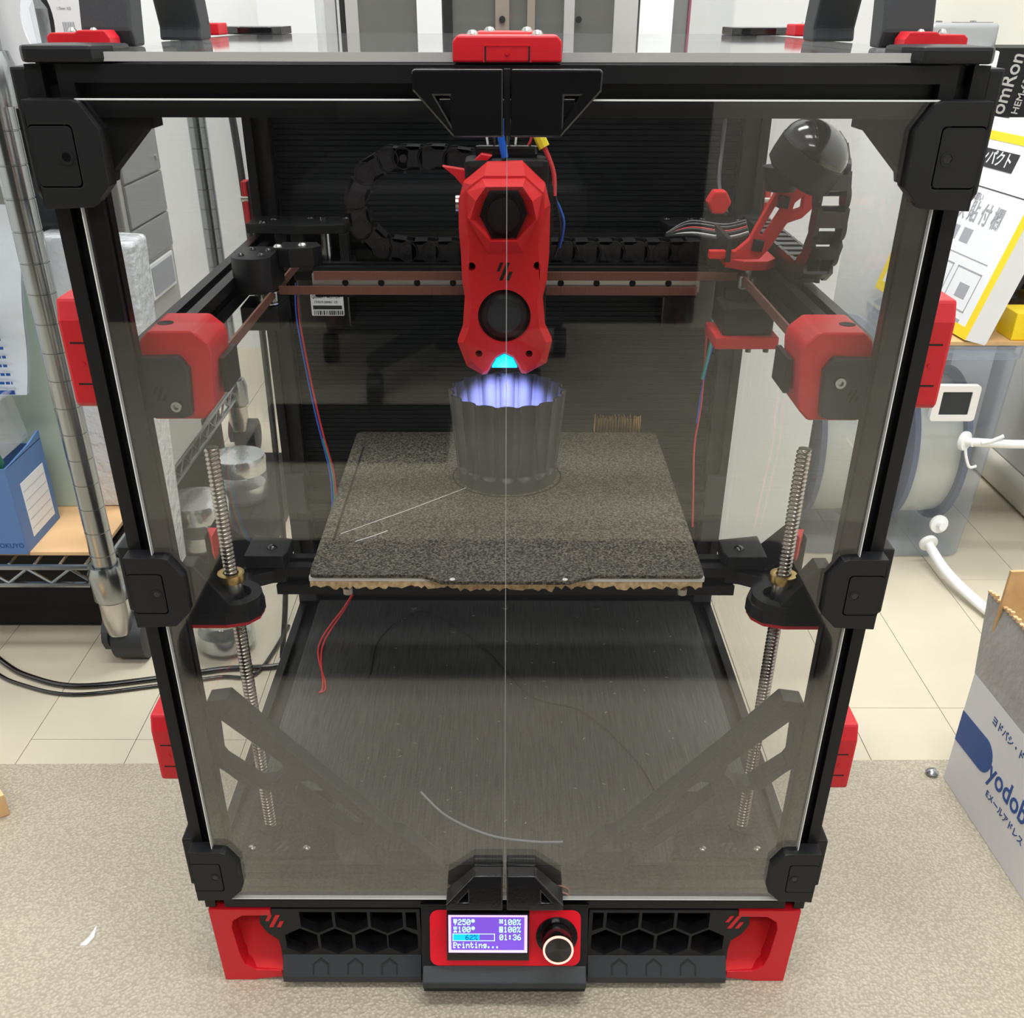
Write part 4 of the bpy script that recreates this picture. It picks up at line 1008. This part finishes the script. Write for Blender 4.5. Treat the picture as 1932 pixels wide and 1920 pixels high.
# glass jars on the floor between rack and machine
def jar(x, y, z, r, h):
    t = thing('glass_jar', 'x', 'jar', (x, y, z), 'round silver-lidded jars')
    B().lathe([(0, 0), (r*.8, 0), (r*.96, 3), (r, 10), (r, h*.62), (r*.97, h*.64)], (x, y, z), 36).obj('jar_body', 'clearp', t, smooth=30)
    B().lathe([(0, 2), (r*.8, 2), (r*.9, 6), (r*.9, h*.36), (0, h*.36)], (x, y, z), 36).obj('jar_content', 'jarm', t, smooth=30)
    B().lathe([(r*.9, h*.62), (r*1.0, h*.64), (r*1.02, h*.9), (r*.97, h*.97), (r*.6, h), (0, h)], (x, y, z), 36).obj('jar_lid', 'jarm', t, smooth=40)
    return t
CZ = FZ
solo(B().box(-430, -300, 625, 1000, FZ, FZ+18), 'shade_slab', 'absm', 'flat black slab added as floor shade, carrying two round jars', 'box', (-365, 820, FZ), bevel=3)  # black slab stands in for the shade around the two jars
jar(-365, 822, FZ+18, 37, 66)['label'] = 'round silver-lidded jar farther back on the flat black slab'
jar(-384, 674, FZ+18, 39, 66)['label'] = 'round silver-lidded jar nearer on the flat black slab'
jar(-306, 458, FZ, 32, 62)['label'] = 'round silver-lidded jar on the bare floor just left of the machine'
def sweep(pts, r, name, m, label, cat):
    pts = [Vector(p) for p in pts]; out = []
    for i in range(len(pts)-1):
        p0, p1, p2, p3 = pts[max(i-1, 0)], pts[i], pts[i+1], pts[min(i+2, len(pts)-1)]
        for k in range(8):
            t = k/8; out.append(.5*((2*p1) + (p2-p0)*t + (2*p0-5*p1+4*p2-p3)*t*t + (3*p1-p0-3*p2+p3)*t**3))
    out.append(pts[-1]); return solo(B().tube(out, r, 10), name, m, label, cat, pts[0], smooth=True)
sweep([(-640, 520, FZ+3.2), (-542, 425, FZ+3.2), (-496, 392, FZ+3.2), (-440, 375, FZ+3.2), (-362, 390, FZ+3.2), (-300, 408, FZ+3.2), (-225, 425, FZ+3.2), (-215, 520, FZ+3.2)], 3, 'power_cable', 'gloss', 'black power cable curving across the floor at left', 'cable')
sweep([(-640, 500, FZ+2.3), (-545, 408, FZ+2.3), (-497, 377, FZ+2.3), (-440, 361, FZ+2.3), (-362, 377, FZ+2.3), (-300, 394, FZ+2.3), (-262, 402, FZ+2.3), (-246, 500, FZ+2.3)], 2.1, 'thin_cable', 'gloss', 'thinner black cable running alongside the power cable at left', 'cable')
b = B(Matrix.Translation((-501, 262, Z0)) @ Matrix.Rotation(R(40), 4, 'Z')); b.box(-110, 0, -110, 0, 0, 22)
solo(b, 'carton', 'cardl', 'plain tan carton whose corner enters at the lower left edge', 'box', (-520, 230, Z0), bevel=1)
solo(B().box(-900, -430, 500, 1000, FZ+2, FZ+100), 'shade_filler', 'absm', 'black crate added as the shade under the wire shelf', 'filler', (-700, 750, FZ), bevel=4)  # near-black block added in place of the shade below the shelf

# ------------------------------------------------------------------ right: dry boxes, spools, boxes
def drybox(x0, x1, y0, y1, h, lab, spoollab):
    t = thing('dry_box', lab, 'container', ((x0+x1)/2, (y0+y1)/2, FZ), 'translucent containers')
    cx = (x0+x1)/2; w = (x1-x0)/2
    def ring(z, k, yk=0): return [(cx + (q[0])*k, q[1] + yk) for q in rrect(-w, w, 0, y1-y0, 22, 5)], z
    vs = []; fs = []
    levels = [(FZ+1, .86, .2), (FZ+6, .9, 0), (FZ+h*.5, .96, 0), (FZ+h, 1.0, 0)]
    n = None
    for z, k, _ in levels:
        r = rrect(-w*k, w*k, -(y1-y0)/2*k, (y1-y0)/2*k, 22*k, 5); n = len(r)
        vs += [(cx + q[0], (y0+y1)/2 + q[1], z) for q in r]
    for i in range(len(levels)-1):
        for k in range(n): l = (k+1) % n; fs.append((i*n+k, i*n+l, (i+1)*n+l, (i+1)*n+k))
    fs.append(tuple(range(n)))
    B().add(vs, fs).obj('tub', 'frost', t, smooth=40)
    r = rrect(-w-3, w+3, -(y1-y0)/2-3, (y1-y0)/2+3, 24, 5)
    B().prism([(cx+q[0], (y0+y1)/2+q[1]) for q in r], FZ+h, FZ+h+14, 'z', [[(cx+q[0]*.93, (y0+y1)/2+q[1]*.96) for q in rrect(-w, w, -(y1-y0)/2, (y1-y0)/2, 22, 5)]]).obj('tub_rim', 'frost', t)
    B().prism([(cx+q[0]*.95, (y0+y1)/2+q[1]*.97) for q in rrect(-w, w, -(y1-y0)/2, (y1-y0)/2, 22, 5)], FZ+h+6, FZ+h+9, 'z').obj('lid', 'frost', t)
    # spool inside, a thing of its own
    sp = thing('filament_spool', spoollab, 'spool', (cx, (y0+y1)/2, FZ+14))
    yc = (y0+y1)/2; zc = FZ + 116
    mx = Matrix.Translation((cx-34, yc, zc)) @ Matrix.Rotation(R(90), 4, 'Y')
    for d in (-2, 61): k = B(mx); k.lathe([(26, d), (98, d), (98, d+7), (26, d+7)], (0, 0, 0), 48, True); k.obj('flange', 'flange', sp, smooth=30)
    k = B(mx); k.lathe([(26, 4), (86, 4), (88, 20), (88, 48), (86, 64), (26, 64)], (0, 0, 0), 48, True); k.obj('filament_winding', 'fila', sp, smooth=30)
    return t
drybox(477, 592, 668, 900, 258, 'tall translucent plastic container on the floor, right of the red-latched corner', 'spool of natural filament inside the right translucent container')
drybox(376, 468, 676, 900, 240, 'translucent plastic container half hidden behind the machine at right', 'spool of natural filament inside the container behind the machine')
H = thing('hygrometer', 'square white framed hygrometer stuck to the right container', 'hygrometer', (520, 664, 110))
mh = Matrix.Translation((521, 666, 136)) 
B(mh).prism(rrect(-26, 26, -21, 21, 4), -8, 0, 'y', [rrect(-17, 17, -13.5, 13.5, 1)]).obj('bezel', 'white', H, bevel=1)
B(mh).prism(rrect(-17, 17, -13.5, 13.5, 1), -6.5, -2, 'y').obj('screen', 'grey', H)
def fitting(x, y, z, d, lab):
    d = Vector(d).normalized(); mx = Matrix.Translation((x, y, z)) @ d.to_track_quat('Z', 'Y').to_matrix().to_4x4()
    k = B(mx); k.lathe([(0, 0), (11, 0), (11.5, 3), (11, 5), (5, 6), (5, 14), (0, 14)], (0, 0, 0), 24)
    return solo(k, 'tube_fitting', 'ptfe', lab, 'fitting', (x, y, z), group='white tube fittings', smooth=40)
fitting(530, 662, -42, (.1, -.9, -.3), 'white round fitting low on the right container, thick tube leaving it')
fitting(538, 664, -18, (.1, -1, .1), 'small white round plug above the lowest fitting on the right container')
fitting(541, 660, 91, (.6, -.8, .1), 'white round fitting halfway up the right container')
sweep([(531, 650, -46), (536, 610, -55), (548, 560, -62), (566, 500, -65), (600, 450, -66), (720, 400, -66)], 6, 'white_tube', 'ptfe', 'thick white tube running from the low fitting down behind the carton', 'tube')
sweep([(549, 652, 92), (590, 640, 94), (640, 640, 94), (705, 640, 90)], 5, 'white_tube', 'ptfe', 'white tube leaving the upper fitting to the right edge', 'tube')
sweep([(556, 644, 94), (566, 642, 97), (578, 640, 104)], 2.2, 'tie_strap', 'ptfe', 'thin white strap with a ball end above the upper tube', 'strap')
sweep([(544, 655, 84), (546, 652, 74), (552, 650, 62), (560, 650, 63)], 1.8, 'plug_cord', 'ptfe', 'short white cord hanging below the upper fitting', 'cord')
sweep([(489, 652, 118), (494, 655, 70), (500, 656, 40), (528, 655, 42)], 1.2, 'filament_strand', 'fila', 'thin clear strand in front of the right spool', 'strand') if False else None
# white appliance side seen through the right panel
solo(B().box(222, 368, 684, 960, FZ, 560), 'white_cabinet', 'wallw', 'narrow white cabinet standing close behind the machine at right', 'cabinet', (300, 820, FZ), bevel=2)
solo(B().box(222, 610, 968, 1220, FZ, 478), 'white_sideboard', 'wallw', 'wide white sideboard behind the translucent containers, a silver device on top', 'cabinet', (430, 1100, FZ), bevel=3)
def uv(P0, U, V_): # helper frame on a tilted rectangle
    return lambda a, c, n=0: Vector(P0) + Vector(U)*a + Vector(V_)*c + Vector(U).cross(Vector(V_)).normalized()*n
# white shipping carton with yellow border, leaning on top of the containers
P0 = Vector((519, 668, 206)); U = Vector((-22, 262, 0)); Vv = Vector((66, -10, 246))
nrm = U.cross(Vv).normalized()
if nrm.x > 0: nrm = -nrm
Y = thing('shipping_carton', 'white flat shipping carton with yellow border leaning above the containers', 'box', P0)
def slabq(a0, a1, c0, c1, m, name, par, n0=0, n1=.4):
    F = lambda a, c, n: P0 + U*a + Vv*c + nrm*n
    return B().add([F(a0, c0, n0), F(a1, c0, n0), F(a1, c1, n0), F(a0, c1, n0), F(a0, c0, n1), F(a1, c0, n1), F(a1, c1, n1), F(a0, c1, n1)],
                   [(0,3,2,1),(4,5,6,7),(0,1,5,4),(1,2,6,5),(2,3,7,6),(3,0,4,7)]).obj(name, m, par)
cbody = slabq(0, 1, 0, .86, 'paper', 'carton_body', Y, -26, 0)
slabq(0, 1, -.001, .045, 'yprint', 'yellow_border', Y); slabq(0, .05, .045, .77, 'yprint', 'yellow_border', Y); slabq(.955, 1, .045, .77, 'yprint', 'yellow_border', Y)
slabq(0, 1, .77, .805, 'yprint', 'yellow_band', Y)
slabq(.29, .92, .66, .735, 'ink', 'title_strip', Y, 0, .5)
tmx = lambda a, c, n: frame(P0 + U*a + Vv*c + nrm*n, -U, Vv)
text('宅急便コンパクト', 17, 'paper', Y, tmx(.88, .698, .7), ext=.2, sx=1.08)
slabq(.04, .98, .58, .584, 'ink', 'rule', Y)
text('送 状 貼 付 欄', 24, 'greyink', Y, tmx(.68, .475, .3), ext=.2, sx=.9)
text('ご依頼主様へのお願い', 9, 'greyink', Y, tmx(.75, .54, .3), ext=.2)
for a0, a1, c0, c1 in ((.12, .34, .09, .26), (.38, .62, .09, .26)):
    for q in ((a0, a1, c0, c0+.006), (a0, a1, c1-.006, c1), (a0, a0+.006, c0, c1), (a1-.006, a1, c0, c1)): slabq(*q, 'greyink', 'printed_frame', Y, 0, .3)
slabq(.17, .26, .14, .20, 'greyink', 'printed_drawing', Y, 0, .3); slabq(.44, .56, .15, .22, 'greyink', 'printed_drawing', Y, 0, .3)
slabq(.12, .7, .30, .304, 'greyink', 'printed_line', Y, 0, .3); slabq(.36, .44, .35, .41, 'greyink', 'printed_drawing', Y, 0, .3); slabq(.48, .56, .35, .41, 'greyink', 'printed_drawing', Y, 0, .3)
slabq(.12, .16, .045, .06, 'greyink', 'printed_drawing', Y, 0, .3)
# carton sheet on top of the containers, yellow packs, dark pouch
solo(B().box(500, 712, 670, 900, FZ+273, FZ+277), 'cardboard_sheet', 'card', 'brown cardboard sheet lying on the right container', 'cardboard', (580, 780, FZ+273))
Y2 = thing('yellow_pack', 'white and yellow flat pack lying under the leaning shipping carton', 'box', (565, 755, FZ+277.1))
B(Matrix.Translation((552, 745, FZ+277.2)) @ Matrix.Rotation(R(22), 4, 'Z')).box(-4, 40, -20, 50, 0, 9).obj('pack_body', 'paper', Y2, bevel=.5)
B(Matrix.Translation((552, 745, FZ+277.2)) @ Matrix.Rotation(R(22), 4, 'Z')).box(-4.3, 40, -20.6, -20, 0, 9.2).obj('yellow_edge', 'yprint', Y2)
solo(B().box(574, 640, 676, 718, FZ+277.2, FZ+307), 'yellow_box', 'yprint', 'bright yellow carton at the right edge above the containers', 'box', (607, 697, FZ+277.2), bevel=.8)
k = B(Matrix.Translation((630, 790, 239)) @ Matrix.Diagonal((.66, .6, .74, 1)))
k.lathe([(0, -46), (30, -42), (52, -24), (60, 0), (52, 26), (30, 42), (0, 46)], (0, 0, 0), 24)
solo(k, 'dark_pouch', 'gloss', 'dark glossy pouch standing behind the yellow carton at the right edge', 'pouch', (630, 790, 205), smooth=True)
# black carton with white lettering and silver device
Bx = thing('black_carton', 'black carton with pale sideways lettering near the top right edge', 'box', (690, 1060, 405))
B().box(612, 760, 980, 1120, 405, 481).obj('carton_body', 'absm', Bx, bevel=1)
text('omRon', 25, 'pcf', Bx, frame((628, 979.4, 408), (.16, 0, 1), (-1, 0, .16)), ext=.3, sx=.92); text('HEM-6325T', 12, 'pcf', Bx, frame((650, 979.4, 408), (.16, 0, 1), (-1, 0, .16)), ext=.3)
solo(B().box(645, 706, 980, 1140, FZ, 404.8), 'white_pedestal', 'wallw', 'narrow white stand under the black carton at right', 'stand', (675, 1060, FZ), bevel=2)
G = thing('silver_device', 'silver grey boxy device with small buttons behind the right lid corner', 'device', (576, 1050, 478.2))
B().box(526, 612, 990, 1130, 478.2, 507).obj('device_body', 'silver', G, bevel=6, seg=3, smooth=40)
B().box(560, 606, 1000, 1016, 507, 508).obj('device_key', 'pcg', G)
for x in (560, 604): B().cyl((x, 1060, 507), 4, 1.8, 'z', 14).obj('device_button', 'chrome', G)
# white furniture at the right edge
Wf = thing('drawer_cabinet', 'white drawer cabinet with a rounded plinth at the right edge', 'cabinet', (900, 880, FZ))
B().box(726, 1100, 700, 1200, -30, 330).obj('cabinet_body', 'wallw', Wf, bevel=3)
B().box(714, 1100, 690, 1200, FZ+.5, -30.5).obj('plinth', 'cream', Wf, bevel=14, seg=4, smooth=40)
# beige back furniture, upper right
solo(B().box(560, 1290, 1250, 1600, FZ, 900), 'beige_cupboard', 'cream', 'beige cupboard filling the upper right background', 'cupboard', (900, 1400, FZ), bevel=4)
# yodobashi carton
K0 = Vector((401, 231, Z0)); dU = Vector((9, -175, 0)).normalized(); up = Vector((0.0, 0, 1))
K = thing('delivery_carton', 'open white printed delivery carton with grey flap at the lower right', 'box', K0)
LN = 330; HT = 115; dW = Vector((1, .05, 0)).normalized()
# find lean: the side rises vertically
F = lambda a, c, w=0: K0 + dU*a + up*c + dW*w
def kq(a0, a1, c0, c1, w0, w1, m, name, par=K, bevel=0):
    return B().add([F(a0,c0,w0),F(a1,c0,w0),F(a1,c0,w1),F(a0,c0,w1),F(a0,c1,w0),F(a1,c1,w0),F(a1,c1,w1),F(a0,c1,w1)],
                   [(0,3,2,1),(4,5,6,7),(0,1,5,4),(1,2,6,5),(2,3,7,6),(3,0,4,7)]).obj(name, m, par, bevel=bevel)
kq(0, LN, 0, HT, 0, 3, 'cardw', 'carton_side', bevel=.6); kq(0, 3, 0, HT, 3, 240, 'cardw', 'carton_side', bevel=.6); kq(LN-3, LN, 0, HT, 3, 240, 'cardw', 'carton_side'); kq(3, LN-3, 0, HT, 237, 240, 'card', 'carton_side'); kq(3, LN-3, 0, 3, 3, 237, 'card', 'carton_bottom')
fl_ = B(); th_ = 3
A = [F(0, HT, 0), F(LN, HT, 0), F(LN-6, HT+66, 10), F(-24, HT+66, 6)]
fl_.quad(*A, th=-3); fo = fl_.obj('carton_flap', 'cardg', K, label='grey outward flap')
fl2 = B(); A2 = [F(0, HT, 4), F(0, HT, 236), F(0, HT+98, 236), F(0, HT+98, 4)]
fl2.quad(*A2, th=3); fl2.obj('carton_flap', 'card', K, label='brown inner flap')
# corrugated torn edge
k = B()
for i in range(60): p = F(-22+i*LN/60, HT+65.6, 6.6); k.box(p.x-1.6, p.x+1.6, p.y-1.4, p.y+1.4, p.z, p.z+1.5+(i*7 % 5)*.5)
k.obj('torn_edge', 'cardl', K)
# print on the side, reading along the length
sidemx = lambda a, c: frame(F(a, c, -.15), dU, up)
shape = [(0, 62), (0, 118), ] + [(a, c) for a, c in [(42, 118)]] + arc(42, 90, 28, 90, -90, 10)[0:] + [(0, 62)]
b = B(); m0 = frame(F(0, 0, 0), dU, up)
poly = [(0.3, 45), (0.3, 76)] + [(46 + 15.5*math.cos(R(a)), 63 + 15.5*math.sin(R(a))) for a in range(90, -91, -15)]
vs = [F(p[0], p[1], -.3) for p in poly] + [F(p[0], p[1], .1) for p in poly]; n = len(poly)
b.add(vs, [tuple(range(n)), tuple(range(n, 2*n))[::-1]] + [(i, (i+1) % n, (i+1) % n + n, i+n) for i in range(n)]); b.obj('printed_shape', 'blueprint', K)
text('yodobashi', 27, 'blueprint', K, sidemx(61, 59), ext=.15, sx=.92)
text('ヨドバシ・ドット・コム', 9, 'blueink', K, sidemx(44, 98), ext=.15)
text('Eメールアドレス  info@yodobashi.com', 8.5, 'blueink', K, sidemx(66, 38), ext=.15)
b = B(); b.lathe([(0, 0), (5, 0), (6, 3), (3, 6), (0, 6.5)], (392, 236, Z0), 12)
solo(b, 'foil_scrap', 'chrome', 'tiny shiny scrap at the corner of the delivery carton', 'scrap', (392, 236, Z0), smooth=True)
b = B(); b.prism([(-318, 30), (-314, 38), (-312, 50), (-310, 38), (-313, 30)], Z0, Z0+.5, 'z')
solo(b, 'plastic_chip', 'paper', 'small white chip lying on the mat at lower left', 'chip', (-314, 40, Z0))

# ------------------------------------------------------------------ background cabinet row
Q = thing('showcase', 'glass fronted showcase with pale and brown upright frames behind the machine', 'cabinet', (60, 1300, FZ))
B().box(-262, 341, 1590, 1620, FZ, 900).obj('back_board', 'pcf', Q)
B().box(-262, 341, 1250, 1590, FZ, FZ+60).obj('plinth', 'pcg', Q)
for x0, x1, m in ((-262, -246, 'alu'), (-240, -233, 'slot'), (-232, -214, 'pcf'), (-129, -93, 'wallw'), (-91, -78, 'slot'), (-16, 4, 'brownf'), (30, 41, 'brownf'), (83, 98, 'alu'), (155, 189, 'pcf'), (192, 240, 'wallw'), (262, 286, 'purple'), (291, 300, 'alu'), (300, 320, 'pcg'), (322, 341, 'pcf')):
    B().box(x0, x1, 1240, 1256, FZ+61, 900).obj('upright', m, Q)
for x0, x1 in ((-214, -129), (-78, -16), (4, 83), (98, 155), (240, 262)):
    B().box(x0, x1, 1246, 1250, FZ+61, 900).obj('glass_door', 'glassd', Q)
for zz in (420, 600): B().box(-262, 341, 1260, 1588, zz, zz+8).obj('shelf_board', 'pcg', Q)
for q in (-6, 104): B().cyl((q, 1236, 508), 4.5, 3.9, 'y', 16).obj('frame_hole', 'slot', Q)
solo(B().box(-347, -266, 1180, 1230, FZ, 900), 'foam_board', 'paper', 'tall white panel behind the left rear corner of the machine', 'board', (-306, 1205, FZ), bevel=1)
solo(B().box(-700, -482, 1300, 1600, FZ, 900), 'grey_panel', 'pcf', 'light grey textured panel left of the tall white panel', 'panel', (-590, 1400, FZ), bevel=1) if False else None
for i, (x0, x1, y, lab) in enumerate(((352, 398, 1232, 'leftmost of the tall frosted plastic sheets behind the machine at right'), (402, 440, 1236, 'middle one of the tall frosted plastic sheets behind the machine at right'), (444, 500, 1228, 'rightmost of the tall frosted plastic sheets behind the machine at right'))):
    solo(B().box(x0-30, x1-30, y, y+6, FZ, 900) if False else B().box(x0, x1, y, y+6, FZ, 900), 'plastic_sheet', 'frost', lab, 'sheet', ((x0+x1)/2, y, FZ), group='frosted plastic sheets')
sweep([(-300, 900, 620), (-296, 700, 560), (-270, 560, 520), (-250, 470, 498), (-222, 425, 470), (-216, 420, 300), (-222, 425, 60), (-240, 430, FZ+4)], 3, 'black_cable', 'rubber', 'black cord arching down behind the left rear corner of the lid', 'cord')

# ------------------------------------------------------------------ behind the camera (chair, plus dark shapes added for the door reflections)
O = thing('office_chair', 'black swivel chair mirrored faintly in the clear doors', 'chair', (-110, -1500, FZ))
hx, hy = -110, -1500
B().cyl((hx, hy, -30), 26, 240, 'z', 20).obj('gas_column', 'rubber', O)
for k_ in range(5):
    a = R(192 + 72*k_); ex, ey = hx + 240*math.cos(a), hy + 240*math.sin(a)
    B().tube([(hx, hy, 20), (ex, ey, 0)], [26, 17], 10).obj('leg', 'rubber', O)
    b = B(); b.cyl((ex-12, ey, FZ+28), 28, 24, 'x', 20); b.obj('caster', 'rubber', O)
B().box(hx-240, hx+240, hy-230, hy+230, 210, 290).obj('seat', 'rubber', O, bevel=30, seg=3)
B().box(hx-220, hx+220, hy-280, hy-230, 330, 900).obj('backrest', 'rubber', O, bevel=30, seg=3)
solo(B().box(-400, -90, -1210, -1010, FZ, FZ+30), 'added_dark_slab', 'rubber', 'flat black slab added on the floor as a dark reflection in the left door', 'case', (-240, -1110, FZ), bevel=6)  # slab added so the left door reflects a dark shape
solo(B().box(-1500, 420, -2250, -1850, FZ, 2000), 'added_backdrop', 'absm', 'tall black wardrobe added to reflect as darkness in the upper doors', 'backdrop', (-540, -2050, FZ), bevel=6)  # unseen block added to keep the upper door reflections dark
solo(B().box(-340, 340, -640, -400, FZ+1.5, FZ+55), 'added_dark_pad', 'rubber', 'black cushion on the mat, added to reflect as a dark patch in the lower doors', 'pad', (20, -500, FZ+1.5), bevel=20, seg=3)  # unseen pad added to darken what the lower doors reflect
